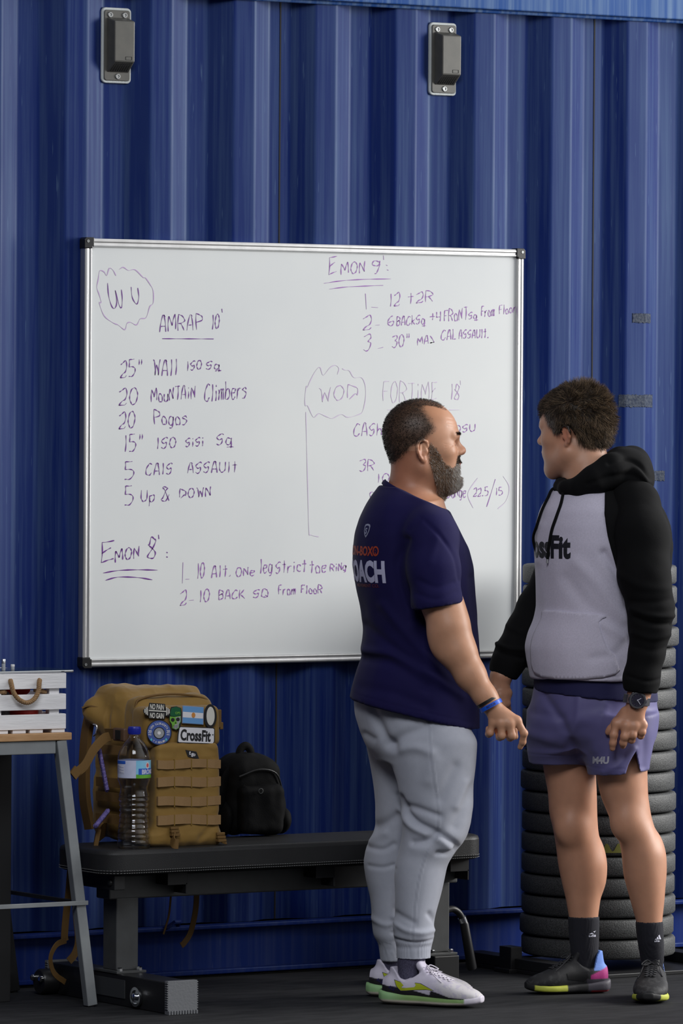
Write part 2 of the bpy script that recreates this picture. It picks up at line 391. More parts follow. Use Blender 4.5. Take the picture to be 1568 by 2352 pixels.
# --- single-stroke handwriting alphabet: strokes of xy pairs on a 0-6 x 0-9 grid ('~' = curved; a,b,c = -1,-2,-3 in y)
G = {
'A': ['00', '0029', '293948', '3950', '1343'], 'B': ['0009', '~0938462504', '~0435423110 00'.replace(' ', '')], 'C': ['~5849280501304152'.replace('49', '39')],
'D': ['0109', '~0928565243100 1'.replace(' ', '')[:-1]], 'E': ['4909', '0900', '0041', '0436'], 'F': ['0109', '0949', '0535'], 'I': ['1910'], 'L': ['0900', '0040'],
'M': ['0008', '0833', '3359', '5961'], 'N': ['0008', '0841', '4149'], 'O': ['~391805031120415456483 9'.replace(' ', '')], 'P': ['1009', '~0938575504 24'.replace(' ', '')[:-2]],
'R': ['0009', '~09385655240 4'.replace(' ', ''), '2450'], 'S': ['~5849280624454220 01'.replace(' ', '')], 'T': ['0959', '3930'], 'U': ['~0903112041 53 59'.replace(' ', '')],
'W': ['0918', '1820', '2036', '3650', '5069'], 'X': ['0050', '0958'.replace('0958', '0050'), '0850'], 'K': ['0009', '4904', '1450'], 'Q': ['~3919040120405255'+'4838', '3250'],
'0': ['~391805031120415456483 9'.replace(' ', '')], '1': ['1910'], '2': ['~0728495643220010', '001020'+'4051'], '3': ['~0849574635544120'+'01'], '4': ['0904', '0444', '4940'],
'5': ['4909', '0905', '~05355452301 000'.replace(' ', '')], '6': ['~4928050230525434'+'03'], '8': ['~4829160634524020'+'013457485948'.replace('5948', '48')],
'9': ['~5738180625455758', '~5755423020'], '+': ['1545'.replace('15', '05').replace('45', '55'), '3832'.replace('38', '38')], '-': ['0343'], '_': ['0040'], '.': ['0000'+'1011'],
'(': ['~492604022a'], ')': ['~095654 3a'.replace(' ', '')], '/': ['500b'.replace('50', '59')], '&': ['~50271819294837120110305 4'.replace(' ', '')],
'a': ['~453515021030435545', '4551'], 'b': ['0900', '~0325455230100 1'.replace(' ', '')[:-1]], 'c': ['~4435150211304 1'.replace(' ', '')], 'd': ['~4435150211304 3'.replace(' ', ''), '5951'.replace('59', '49').replace('51', '40')],
'e': ['~0333444525150310'+'3041'], 'g': ['~443515021030434 5'.replace(' ', ''), '~45413b1b'], 'h': ['0900', '~0325354342 40'.replace(' ', '')], 'i': ['1510', '1718'], 'l': ['1910'],
'm': ['0500', '~0325353230'.replace('3230', '3430'), '~3345555450'], 'n': ['0500', '~0335454340'], 'o': ['~2515031020404325'], 'p': ['050c', '~0425454220 01'.replace(' ', '')],
'q': ['~4425150210304345', '444c', '2c5b'.replace('2c', '1b').replace('5b', '6b')], 'r': ['0500', '~03253545'], 's': ['~4435250433422000'], 't': ['2920', '0646'], 'u': ['~0502103042 45'.replace(' ', ''), '4540'], 'w': ['0510', '1024', '2440', '4055'],
'k': ['0900', '4503', '1340'], ':': ['1112', '1617'], "'": ['1918'.replace('18', '06')], '"': ['1906'.replace('06', '16'), '3936'],
}
YV = {**{str(i): i for i in range(10)}, 'a': -1, 'b': -2, 'c': -3}
def glyph(ch):
    out = []
    for s_ in G.get(ch, []):
        sm = s_[0] == '~'; s_ = s_.lstrip('~')
        if len(s_) % 2: s_ = s_[:-1]
        P2 = [(int(s_[i]), YV[s_[i+1]]) for i in range(0, len(s_), 2)]
        if len(P2) < 2: continue
        out.append([tuple(p) for p in cr(P2, 5)] if sm and len(P2) > 2 else P2)
    w = max(2.2, max((p[0] for s_ in out for p in s_), default=3)); return out, w
PXW = lambda px, py: aty(px, py, -.0203)
def stroke(mb, pts, wd):
    P3 = [Vector(WBL(*PXW(*p))) for p in pts]
    Q = [P3[0]]
    for p in P3[1:]:
        if (p-Q[-1]).length > .0012: Q.append(p)
    if len(Q) == 1: Q.append(Q[0]+Vector((.003, 0, -.002)))
    n = len(Q); vs = []
    for i in range(n):
        t = (Q[min(i+1, n-1)]-Q[max(i-1, 0)]).normalized(); s_ = Vector((-t.z, 0, t.x))
        w = wd*(.62+.38*math.sin(1.3+i*.9+Q[i].x*40))/2*(0.75 if i in (0, n-1) else 1)
        vs += [Q[i]+s_*w, Q[i]-s_*w]
    vs += [p-Vector((0, .0003, 0)) for p in vs]; m = 2*n
    fs = []
    for i in range(n-1):
        a, b, c, d = 2*i, 2*i+1, 2*i+3, 2*i+2
        fs += [(a+m, b+m, c+m, d+m), (a, d, c, b), (a, a+m, d+m, d), (b, c, c+m, b+m)]
    fs += [(0, 1, 1+m, m), (m-2, 2*m-2, 2*m-1, m-1)]
    mb.add(vs, fs)
def word(mb, txt, x0, x1, y0, y1, h, wd=.0034):
    """handwritten word with its baseline from (x0,y0) to (x1,y1) and capital height h"""
    gl = [glyph(c) for c in txt]; gap = 2.0
    tot = sum(w for _, w in gl)+gap*(len(gl)-1); k = (x1-x0)/max(tot, 1); pen = 0; r = random.Random(txt+str(x0))
    for st, w in gl:
        jy = r.uniform(-.03, .03)*h; jh = r.uniform(.94, 1.06)
        for s_ in st:
            pts = []
            for a, b in s_:
                X = x0+(pen+a)*k+b*h/9*.04; t = (X-x0)/max(x1-x0, 1); pts.append((X, y0+(y1-y0)*t+jy-b*h/9*jh))
            if len(pts) == 2:
                (ax, ay), (bx, by) = pts; m_ = ((ax+bx)/2+(by-ay)*.03, (ay+by)/2-(bx-ax)*.03); pts = cr([pts[0], m_, pts[1]], 4)
            stroke(mb, pts, wd)
        pen += w+gap
C1 = lambda p: (170+p[0]/2.958, 530+p[1]/2.958)
C2 = lambda p: (680+p[0]/2.904, 540+p[1]/2.904)
C3 = lambda p: (160+p[0]/2.24, 1180+p[1]/2.24)
def block(name, ink, C, sc, words=(), lines=(), wd=.0034):
    mb = MB()
    for w in words:
        t, x0, x1, y0, y1, h = w; a = C((x0, y0)); b = C((x1, y1)); word(mb, t, a[0], b[0], a[1], b[1], h/sc, wd)
    for L in lines:
        P2 = [C(p) for p in L]; stroke(mb, cr(P2, 4) if len(P2) > 2 else P2, wd)
    return obj(name, mb, INK[ink], wb)
cloudA = [(285, 305), (265, 268), (240, 255), (222, 305), (205, 280), (175, 272), (165, 330), (155, 385), (170, 430), (185, 487), (172, 492), (205, 578), (265, 625), (300, 640), (345, 672), (360, 630), (385, 622), (425, 640), (450, 598), (490, 590), (515, 515), (538, 490), (538, 410), (520, 370), (485, 320), (470, 318), (415, 265), (370, 270), (335, 248), (308, 262)]
block('handwriting', 2, C1, 2.958, lines=[cloudA], wd=.003)
block('handwriting', 0, C1, 2.958, words=[("AMRAP", 582, 870, 688, 672, 112), ("10", 935, 985, 668, 664, 105)],
      lines=[[(228, 355), (235, 440), (255, 510), (275, 528), (290, 490), (280, 405)], [(280, 405), (305, 500), (322, 523), (328, 470), (322, 400)], [(388, 382), (395, 450), (415, 490), (430, 495), (440, 450), (433, 388)], [(1004, 530), (1007, 556)], [(600, 733), (780, 734), (948, 735)]])
block('handwriting', 0, C1, 2.958, words=[('25"', 315, 455, 996, 984, 112), ('WAll', 535, 700, 985, 982, 108), ('ISO', 765, 865, 952, 940, 62), ('Sq', 897, 1000, 942, 938, 56)])
block('handwriting', 0, C1, 2.958, words=[('20', 305, 430, 1186, 1180, 118), ('MouNTAiN', 525, 820, 1165, 1140, 92), ('Climbers', 888, 1168, 1160, 1136, 122)])
block('handwriting', 0, C1, 2.958, words=[('20', 305, 412, 1347, 1338, 116), ('Pogos', 540, 765, 1316, 1314, 98)])
block('handwriting', 0, C1, 2.958, words=[('15"', 340, 460, 1500, 1490, 110), ('ISO', 560, 690, 1480, 1476, 76), ('SiSi', 758, 880, 1468, 1462, 62), ('Sq', 968, 1085, 1456, 1452, 82)])
block('handwriting', 0, C1, 2.958, words=[('5', 345, 405, 1688, 1685, 126), ('CAlS', 490, 665, 1662, 1652, 78), ('ASSAUlt', 772, 1105, 1648, 1640, 74)])
block('handwriting', 0, C1, 2.958, words=[('5', 345, 400, 1862, 1860, 136), ('Up', 455, 545, 1842, 1840, 78), ('&', 592, 645, 1838, 1836, 95), ('DOWN', 718, 925, 1818, 1806, 66)])
block('handwriting', 0, C3, 2.24, words=[('E', 163, 225, 255, 245, 105), ('MON', 235, 355, 250, 225, 62), ('8', 400, 440, 228, 222, 105)],
      lines=[[(457, 108), (459, 130)], [(498, 198), (504, 201)], [(498, 221), (504, 224)], [(172, 305), (250, 292), (350, 288), (452, 290)], [(185, 342), (250, 326), (350, 328), (425, 340)]], wd=.0042)
block('handwriting', 1, C3, 2.24, words=[('10', 655, 692, 336, 330, 76), ('Alt.', 730, 832, 332, 320, 58), ('ONe', 856, 950, 324, 318, 46), ('leg', 978, 1040, 306, 302, 72), ('Strict', 1060, 1215, 306, 298, 62), ('toe', 1234, 1318, 306, 300, 62), ('RiNg', 1340, 1420, 298, 290, 42)],
      lines=[[(583, 250), (580, 358)], [(596, 337), (616, 336)]], wd=.0036)
block('handwriting', 1, C3, 2.24, words=[('2', 568, 600, 470, 465, 72), ('10', 667, 718, 456, 450, 64), ('BACK', 768, 900, 442, 436, 48), ('SQ', 944, 1020, 432, 428, 42), ('From', 1075, 1160, 420, 414, 52), ('FlooR', 1192, 1298, 412, 408, 44)],
      lines=[[(615, 446), (638, 444)]], wd=.0036)
block('handwriting', 1, C2, 2.904, words=[('E', 218, 268, 268, 258, 115), ('MON', 300, 455, 266, 250, 82), ('9', 505, 555, 255, 252, 90)],
      lines=[[(582, 135), (584, 165)], [(600, 199), (608, 203)], [(606, 231), (615, 235)], [(185, 322), (300, 305), (450, 295), (632, 292)], [(220, 360), (350, 345), (580, 335)]])
block('handwriting', 1, C2, 2.904, words=[('12', 622, 690, 476, 470, 86), ('t2R', 745, 912, 458, 440, 74)], lines=[[(462, 390), (468, 495)], [(502, 480), (545, 483)]], wd=.0032)
block('handwriting', 1, C2, 2.904, words=[('2', 445, 500, 632, 626, 92), ('6', 612, 650, 606, 602, 70), ('BACkSq', 672, 865, 606, 590, 62), ('+4', 890, 960, 582, 574, 66), ('FRoNT', 988, 1140, 580, 562, 82), ('Sq', 1150, 1212, 562, 556, 44), ('From', 1236, 1320, 546, 540, 72), ('Floor', 1355, 1465, 532, 514, 62)], lines=[[(528, 601), (556, 600)]], wd=.0032)
block('handwriting', 1, C2, 2.904, words=[('3', 450, 496, 778, 770, 112), ('30"', 640, 750, 750, 740, 80), ('MAX', 810, 920, 735, 714, 54), ('CAL', 968, 1065, 702, 692, 66), ('ASSAUlt.', 1085, 1285, 692, 684, 58)], lines=[[(545, 757), (580, 748)]], wd=.0032)
cloudB = [(275, 930), (285, 890), (260, 868), (225, 885), (180, 935), (160, 882), (130, 905), (95, 970), (75, 1015), (68, 1010), (58, 1090), (62, 1138), (78, 1140), (115, 1215), (150, 1190), (190, 1205), (240, 1222), (300, 1195), (345, 1215), (420, 1195), (445, 1170), (462, 1090), (460, 1000), (435, 950), (385, 950), (355, 905), (325, 900), (308, 890)]
block('handwriting', 3, C2, 2.904, lines=[cloudB, [(65, 1180), (70, 1400), (78, 1700), (85, 1970), (100, 2000), (150, 2012)]], wd=.0028)
block('handwriting', 2, C2, 2.904, words=[('WOD', 150, 410, 1116, 1090, 96), ("18", 1030, 1085, 1096, 1092, 100)], lines=[[(1094, 970), (1097, 1000)]], wd=.003)
block('handwriting', 3, C2, 2.904, words=[('FOR', 580, 735, 1120, 1112, 140), ('TiME', 745, 935, 1108, 1100, 120)], lines=[[(608, 1166), (660, 1165)], [(1020, 1166), (1090, 1166)]], wd=.003)
block('handwriting', 1, C2, 2.904, words=[('CASh', 386, 568, 1342, 1336, 84), ('OSU', 1060, 1192, 1316, 1310, 48)], wd=.0032)
block('handwriting', 1, C2, 2.904, words=[('3R', 422, 520, 1576, 1568, 80), ('100', 540, 680, 1652, 1648, 58), ('o', 490, 530, 1752, 1752, 70)], wd=.0032)
block('handwriting', 1, C2, 2.904, words=[('t', 918, 948, 1756, 1756, 48), ('lauNge', 990, 1130, 1752, 1746, 74), ('22.5', 1182, 1280, 1742, 1738, 56), ('15', 1330, 1376, 1736, 1734, 50), ('o', 950, 980, 1846, 1846, 60)],
      lines=[[(1328, 1628), (1300, 1720), (1270, 1812)]], wd=.003)
block('handwriting', 3, C2, 2.904, lines=[[(1210, 1620), (1160, 1690), (1145, 1740), (1180, 1820)], [(1380, 1608), (1420, 1680), (1400, 1770), (1345, 1825)]], wd=.0028)
mb = MB(); stroke(mb, [(196, 1519), (240, 1517), (300, 1515), (360, 1513)], .004); stroke(mb, [(188, 1476), (192, 1490), (197, 1512)], .002); obj('dry_ink_residue', mb, M_black, wb)
# ------------------------------------------------------------------ implicit modelling (smooth unions of limbs, lofts and ellipsoids -> one continuous mesh)
def vnoise(P, sc, seed=0):
    P = np.asarray(P, np.float32)*sc; I = np.floor(P).astype(np.int64); f = (P-I).astype(np.float32); f = f*f*(3-2*f)
    def h(d):
        q = (I[..., 0]+d[0])*73856093 ^ (I[..., 1]+d[1])*19349663 ^ (I[..., 2]+d[2])*83492791 ^ (seed*2654435)
        q = (q ^ (q >> 13))*1274126177 & 0x7fffffff
        return ((q ^ (q >> 16)) & 0xffff).astype(np.float32)/65535.0
    x, y, z = f[..., 0], f[..., 1], f[..., 2]
    c = lambda a, b, t: a+(b-a)*t
    return c(c(c(h((0, 0, 0)), h((1, 0, 0)), x), c(h((0, 1, 0)), h((1, 1, 0)), x), y), c(c(h((0, 0, 1)), h((1, 0, 1)), x), c(h((0, 1, 1)), h((1, 1, 1)), x), y), z)*2-1
def fbm(P, sc, seed=0, o=3): return sum(vnoise(P, sc*2**i, seed+i)*.5**i for i in range(o))
class Fd:
    def __init__(s): s.p = []
    def _a(s, f, lo, hi, op, k): s.p.append((f, np.array(lo, float), np.array(hi, float), op, k)); return s
    def cone(s, a, b, ra, rb=None, k=.02, op='u'):
        a, b = np.array(a, np.float32), np.array(b, np.float32); rb = ra if rb is None else rb; ba = b-a; L = max(float(ba@ba), 1e-9); m = max(ra, rb)
        def f(P):
            d = P-a; t = np.clip((d@ba)/L, 0, 1); q = d-t[..., None]*ba
            return np.sqrt((q*q).sum(-1))-(ra+(rb-ra)*t)
        return s._a(f, np.minimum(a, b)-m, np.maximum(a, b)+m, op, k)
    def chain(s, pts, k=.015, op='u'):
        for (a, b) in zip(pts[:-1], pts[1:]): s.cone(a[:3], b[:3], a[3], b[3], k, op)
        return s
    def ell(s, c, r, k=.02, op='u', R=None):
        c = np.array(c, np.float32); r = np.array(r, np.float32); Rm = None if R is None else np.array(R, np.float32); m = r if R is None else np.full(3, r.max())
        def f(P):
            d = P-c
            if Rm is not None: d = d@Rm
            q = d/r; k0 = np.sqrt((q*q).sum(-1)); g = q/r; k1 = np.sqrt((g*g).sum(-1))+1e-9
            return np.where(k0 < 1e-3, -r.min(), k0*(k0-1)/k1)
        return s._a(f, c-m, c+m, op, k)
    def rbox(s, c, h, r, k=.01, op='u', R=None):
        c = np.array(c, np.float32); h = np.array(h, np.float32)-r; Rm = None if R is None else np.array(R, np.float32); m = h+r if R is None else np.full(3, np.linalg.norm(h)+r)
        def f(P):
            d = P-c
            if Rm is not None: d = d@Rm
            q = np.abs(d)-h; return np.sqrt((np.maximum(q, 0)**2).sum(-1))+np.minimum(q.max(-1), 0)-r
        return s._a(f, c-m, c+m, op, k)
    def loft(s, st, k=.02, op='u', e=2.0, cap=.0):
        """stations (w, u, v, ru, rv) stacked along z; section exponent e"""
        st = sorted(st); A = np.array(st, np.float32); z = A[:, 0]
        zz = np.linspace(z[0], z[-1], max(40, len(z)*8)); B = [np.interp(zz, z, A[:, i]) for i in range(1, 5)]
        ker = np.hanning(9)[1:-1]; ker /= ker.sum(); pad = lambda a: np.convolve(np.pad(a, 3, 'edge'), ker, 'valid')
        B = [pad(b).astype(np.float32) for b in B]; z0, z1 = float(z[0]), float(z[-1]); dz = (z1-z0)/(len(zz)-1)
        def f(P):
            w = P[..., 2]; t = np.clip((w-z0)/dz, 0, len(zz)-1.001); i = t.astype(np.int32); fr = t-i
            g = [b[i]+(b[i+1]-b[i])*fr for b in B]
            du, dv = P[..., 0]-g[0], P[..., 1]-g[1]; a = np.abs(du)/g[2]; b_ = np.abs(dv)/g[3]
            q = (np.sqrt(a*a+b_*b_) if e == 2 else (a**e+b_**e)**(1/e))+1e-6; l = np.sqrt(du*du+dv*dv)
            d = np.where(q < .2, -.8*np.minimum(g[2], g[3]), l*(1-1/q)); h = np.maximum(z0-w, w-z1)
            return np.where((h > 0) & (d > 0), np.sqrt(np.maximum(h, 0)**2+np.maximum(d, 0)**2), np.maximum(d, h))
        lo = [float((A[:, 1]-A[:, 3]).min()), float((A[:, 2]-A[:, 4]).min()), z0]; hi = [float((A[:, 1]+A[:, 3]).max()), float((A[:, 2]+A[:, 4]).max()), z1]
        return s._a(f, lo, hi, op, k)
    def half(s, n, d0, op='i', lo=(-9, -9, -9), hi=(9, 9, 9)):
        n = np.array(n, np.float32); n /= np.linalg.norm(n)
        return s._a(lambda P: P@n-d0, lo, hi, op, .001)
    def raw(s, f, lo, hi, op='u', k=.01): return s._a(f, lo, hi, op, k)
    def ev(s, P, prims=None):
        d = np.full(P.shape[:-1], .5, np.float32)
        for f, lo, hi, op, k in (prims if prims is not None else s.p):
            x = f(P).astype(np.float32)
            if op == 'u': h = np.maximum(k-np.abs(d-x), 0); d = np.minimum(d, x)-h*h/(4*k)
            elif op == 's': x = -x; h = np.maximum(k-np.abs(d-x), 0); d = np.maximum(d, x)+h*h/(4*k)
            elif op == 'i': d = np.maximum(d, x)
            elif op == 'd': d = d+x
        return d
    def mesh(s, cell, lo=None, hi=None, axes=None, warp=None):
        """returns verts, quads"""
        if axes is None:
            us = [p for p in s.p if p[3] == 'u']
            lo = np.min([p[1] for p in us], 0)-2.5*cell if lo is None else np.array(lo); hi = np.max([p[2] for p in us], 0)+2.5*cell if hi is None else np.array(hi)
            axes = [np.arange(lo[i], hi[i]+cell, cell, dtype=np.float32) for i in range(3)]
        n = [len(a) for a in axes]; D = np.full(n, .5, np.float32); Bk = 20
        for i in range(0, n[0], Bk):
            for j in range(0, n[1], Bk):
                for k in range(0, n[2], Bk):
                    ax = [axes[0][i:i+Bk], axes[1][j:j+Bk], axes[2][k:k+Bk]]
                    b0 = np.array([a[0] for a in ax]); b1 = np.array([a[-1] for a in ax])
                    pr_ = [p for p in s.p if (p[3] in 'id') or np.all(p[1]-p[4]-.004 <= b1) and np.all(p[2]+p[4]+.004 >= b0)]
                    if not any(p[3] == 'u' for p in pr_): continue
                    c = ((b0+b1)/2).astype(np.float32)[None]; hd = float(np.linalg.norm(b1-b0))/2
                    dc = float(s.ev(c, [p for p in pr_ if p[3] != 'd'])[0])
                    if abs(dc) > hd*1.9+.012 and not (dc > .4): D[i:i+Bk, j:j+Bk, k:k+Bk] = dc; continue
                    P = np.stack(np.meshgrid(*ax, indexing='ij'), -1).astype(np.float32)
                    D[i:i+Bk, j:j+Bk, k:k+Bk] = s.ev(P, pr_)
        D[0], D[-1] = np.maximum(D[0], .01), np.maximum(D[-1], .01)
        D[:, 0] = np.maximum(D[:, 0], .01); D[:, -1] = np.maximum(D[:, -1], .01); D[:, :, 0] = np.maximum(D[:, :, 0], .01); D[:, :, -1] = np.maximum(D[:, :, -1], .01)
        return surfnet(D, axes)
def surfnet(D, axes):
    Sg = D < 0; n = D.shape; N1, N2 = n[1]-1, n[2]-1
    ids = []; pos = []; quads = []
    for a in range(3):
        sl0 = [slice(None)]*3; sl1 = [slice(None)]*3; sl0[a] = slice(0, -1); sl1[a] = slice(1, None)
        E = np.argwhere(Sg[tuple(sl0)] != Sg[tuple(sl1)])
        b, c = (a+1) % 3, (a+2) % 3
        E = E[(E[:, b] > 0) & (E[:, b] < n[b]-1) & (E[:, c] > 0) & (E[:, c] < n[c]-1)]
        if not len(E): continue
        E1 = E.copy(); E1[:, a] += 1
        d0 = D[tuple(E.T)]; d1 = D[tuple(E1.T)]; t = np.clip(d0/(d0-d1), .02, .98)
        p = np.stack([axes[q][E[:, q]] for q in range(3)], -1).astype(np.float64); p[:, a] += t*(axes[a][E1[:, a]]-axes[a][E[:, a]])
        q4 = []
        for db, dc in ((-1, -1), (0, -1), (0, 0), (-1, 0)):
            Cc = E.copy(); Cc[:, b] += db; Cc[:, c] += dc
            q4.append((Cc[:, 0]*N1+Cc[:, 1])*N2+Cc[:, 2])
        q4 = np.stack(q4, -1); ids.append(q4.ravel()); pos.append(np.repeat(p, 4, 0))
        flip = d0 < 0
        q4 = np.where(flip[:, None], q4, q4[:, ::-1]); quads.append(q4)
    ids = np.concatenate(ids); pos = np.concatenate(pos); quads = np.concatenate(quads)
    u, inv = np.unique(ids, return_inverse=True); cnt = np.bincount(inv)
    V = np.stack([np.bincount(inv, pos[:, i])/cnt for i in range(3)], -1)
    return V, np.searchsorted(u, quads)
def smooth_v(V, Q, it=2, lam=.5):
    e = np.concatenate([Q[:, [0, 1]], Q[:, [1, 2]], Q[:, [2, 3]], Q[:, [3, 0]]]); e = np.concatenate([e, e[:, ::-1]])
    cnt = np.maximum(np.bincount(e[:, 0], minlength=len(V)), 1)[:, None]
    for _ in range(it):
        A = np.stack([np.bincount(e[:, 0], V[e[:, 1], i], len(V)) for i in range(3)], -1)/cnt; V = V+(A-V)*lam
    return V
def vnormals(V, Q):
    nn = np.cross(V[Q[:, 2]]-V[Q[:, 0]], V[Q[:, 3]]-V[Q[:, 1]]); O = np.zeros_like(V)
    for i in range(4):
        for a in range(3): O[:, a] += np.bincount(Q[:, i], nn[:, a], len(V))
    return O/(np.linalg.norm(O, axis=1)[:, None]+1e-12)
def npobj(name, V, Q, mat, parent=None, col=None, smooth=True, mi=None):
    me = bpy.data.meshes.new(name); nv, nf = len(V), len(Q); k = Q.shape[1]
    me.vertices.add(nv); me.vertices.foreach_set('co', np.asarray(V, np.float32).ravel())
    me.loops.add(nf*k); me.loops.foreach_set('vertex_index', np.asarray(Q, np.int32).ravel())
    me.polygons.add(nf); me.polygons.foreach_set('loop_start', np.arange(0, nf*k, k, dtype=np.int32))
    for m in (mat if isinstance(mat, (list, tuple)) else [mat]): me.materials.append(m)
    if mi is not None: me.polygons.foreach_set('material_index', np.asarray(mi, np.int32))
    me.update(calc_edges=True); me.validate()
    if smooth: me.polygons.foreach_set('use_smooth', np.ones(nf, bool))
    if col is not None:
        a = me.color_attributes.new('tint', 'FLOAT_COLOR', 'POINT'); c4 = np.ones((nv, 4), np.float32); c4[:, :3] = col; a.data.foreach_set('color', c4.ravel())
    o = bpy.data.objects.new(name, me); COL.objects.link(o)
    if parent is not None: o.parent = parent
    return o
def bvh_of(V, Q): return BVHTree.FromPolygons([tuple(map(float, p)) for p in V], [tuple(map(int, q)) for q in Q])
def decal(name, vf, bvh, O, R_, U_, mat, parent, off=.0009, reach=.5, maxe=.008, th=.0):
    """a print on a curved surface: the flat shape is laid on along its own normal"""
    V, Fc = vf; b = bmesh.new(); vs = [b.verts.new((x, y, 0)) for x, y in V]
    for f in Fc:
        try: b.faces.new([vs[i] for i in f])
        except ValueError: pass
    for _ in range(5):
        es = [e for e in b.edges if e.calc_length() > maxe]
        if not es: break
        bmesh.ops.subdivide_edges(b, edges=es, cuts=1); bmesh.ops.triangulate(b, faces=[f for f in b.faces if len(f.verts) > 3])
    O, R_, U_ = Vector(O), Vector(R_).normalized(), Vector(U_).normalized(); Nn = R_.cross(U_).normalized(); dead = []
    for v in b.verts:
        p = O+R_*v.co.x+U_*v.co.y+Nn*reach; h, n, i, d = bvh.ray_cast(p, -Nn, reach*2)
        if h is None or n.dot(Nn) < .02: dead.append(v)
        else: v.co = h+n*off
    bmesh.ops.delete(b, geom=dead, context='VERTS')
    me = bpy.data.meshes.new(name); b.to_mesh(me); b.free(); me.materials.append(mat)
    me.polygons.foreach_set('use_smooth', [True]*len(me.polygons))
    o = bpy.data.objects.new(name, me); COL.objects.link(o); o.parent = parent; return o
def strands(name, roots, dirs, length, r, mat, parent, cols=None, n=4, curl=0., seed=1, sag=0.):
    """many short hairs as thin three-sided tapering tubes"""
    g = np.random.default_rng(seed); k = len(roots); dirs = dirs/np.linalg.norm(dirs, axis=1)[:, None]
    L = np.asarray(length)*np.ones(k); a1 = np.cross(dirs, g.normal(size=(k, 3))); a1 /= np.linalg.norm(a1, axis=1)[:, None]; a2 = np.cross(dirs, a1)
    ph = g.uniform(0, 6.28, k); V = np.zeros((k, n, 3, 3)); prev = roots.copy()
    for i in range(n):
        t = i/(n-1); ang = ph+t*curl*3.2
        c = roots+dirs*(L*t)[:, None]+(a1*(np.cos(ang)-np.cos(ph))[:, None]+a2*(np.sin(ang)-np.sin(ph))[:, None])*(L*.28*min(curl, 1.4))[:, None]
        c[:, 2] -= sag*L*t*t
        for j in range(3):
            A = 2.0944*j; V[:, i, j] = c+(a1*math.cos(A)+a2*math.sin(A))*(r*(1-.75*t))
    idx = np.arange(k*n*3).reshape(k, n, 3); Q = []
    for i in range(n-1):
        for j in range(3): Q.append(np.stack([idx[:, i, j], idx[:, i, (j+1) % 3], idx[:, i+1, (j+1) % 3], idx[:, i+1, j]], -1))
    Q = np.concatenate(Q); C_ = None if cols is None else np.repeat(cols, n*3, 0)
    return V.reshape(-1, 3), Q, C_
def joinm(ms):
    V = []; Q = []; C_ = []; o = 0
    for v, q, c in ms: V.append(v); Q.append(q+o); C_.append(c); o += len(v)
    return np.concatenate(V), np.concatenate(Q), np.concatenate(C_)
def ss(x, a, b): t = np.clip((x-a)/(b-a), 0, 1); return t*t*(3-2*t)
def mixa(c0, c1, t): return np.asarray(c0)*(1-t[:, None])+np.asarray(c1)*t[:, None]
# ------------------------------------------------------------------ side table with crate (left)
M_wood = pm('pale_wood', (0.50, 0.30, 0.15), .5, var=(18, (0.36, 0.19, 0.08), .3), stretch=(1, 1, 6), bump=(60, .15))
M_steel = pm('grey_steel', (0.30, 0.32, 0.33), .42, metal=.35, var=(12, (0.20, 0.21, 0.22), .3))
M_white = pm('white_painted_wood', (0.84, 0.83, 0.84), .6, var=(25, (0.72, 0.71, 0.72), .3), stretch=(.4, 1, 3), bump=(70, .25))
M_rope = pm('jute_rope', (0.36, 0.22, 0.11), .9, var=(200, (0.22, 0.13, 0.06), .3), bump=(400, .5))
M_dark = pm('black_steel', (0.014, 0.014, 0.015), .42, spec=.4)
M_red = pm('red_rubber', (0.55, 0.02, 0.012), .4); M_pink = pm('pale_pink_rubber', (0.70, 0.50, 0.50), .4)
M_mesh = pm('black_mesh_fabric', (0.02, 0.02, 0.022), .6, var=(700, (0.30, 0.30, 0.32), .12), bump=(700, .6))
M_silver = pm('brushed_silver', (0.62, 0.64, 0.66), .28, metal=.9); M_glass = pm('dark_screen', (0.02, 0.035, 0.04), .08)
tb = thing('side_table', 'tall side table with wooden top and grey steel legs left of the bench', 'table', (-1.6, -.35, 0))
def T(x, y, z): return (x+1.6, y+.35, z)
mb = MB(); mb.box(T(-2.02, -.565, .7285), T(-1.187, -.10, .7485)); obj('table_top', mb, M_wood, tb, bevel=.002)
mb = MB()
for y in (-.545, -.125): mb.box(T(-1.97, y-.012, .692), T(-1.232, y+.012, .728))
for x in (-1.985, -1.238): mb.box(T(x, -.53, .695), T(x+.02, -.14, .726))
obj('apron', mb, M_steel, tb, bevel=.002)
for x0, x1 in ((-1.216, -1.114), (-1.99, -2.09)):
    for y, m in ((-.548, M_steel), (-.122, M_dark)):  # back legs get black steel instead of grey: their shade put into the colour
        mb = MB(); mb.bar(T(x0, y, .728), T(x1, y, .004), .030, .026); L = obj('leg', mb, m, tb, bevel=.002)
        mb = MB(); mb.lathe([(.011, 0), (.012, .004), (.009, .007)], 12, T(x1, y, 0)); obj('foot_glide', mb, M_black, L)
mb = MB(); mb.bar(T(-2.05, -.566, .285), T(-1.135, -.566, .285), .012, .006); mb.box(T(-2.04, -.55, .280), T(-1.14, -.542, .289)); obj('crossbar', mb, M_steel, tb, bevel=.001)
mb = MB(); mb.bar(T(-2.05, -.11, .285), T(-1.15, -.11, .285), .012, .01); mb.bar(T(-1.157, -.54, .285), T(-1.157, -.12, .285), .012, .01, (0, 0, 1)); obj('crossbar', mb, M_dark, tb)
mb = MB(); mb.box((-1.296, -.335, 0), (-1.243, -.285, .69)); tag(obj('steel_post', mb, M_dark, bevel=.002), 'square black steel post standing under the side table', 'post')

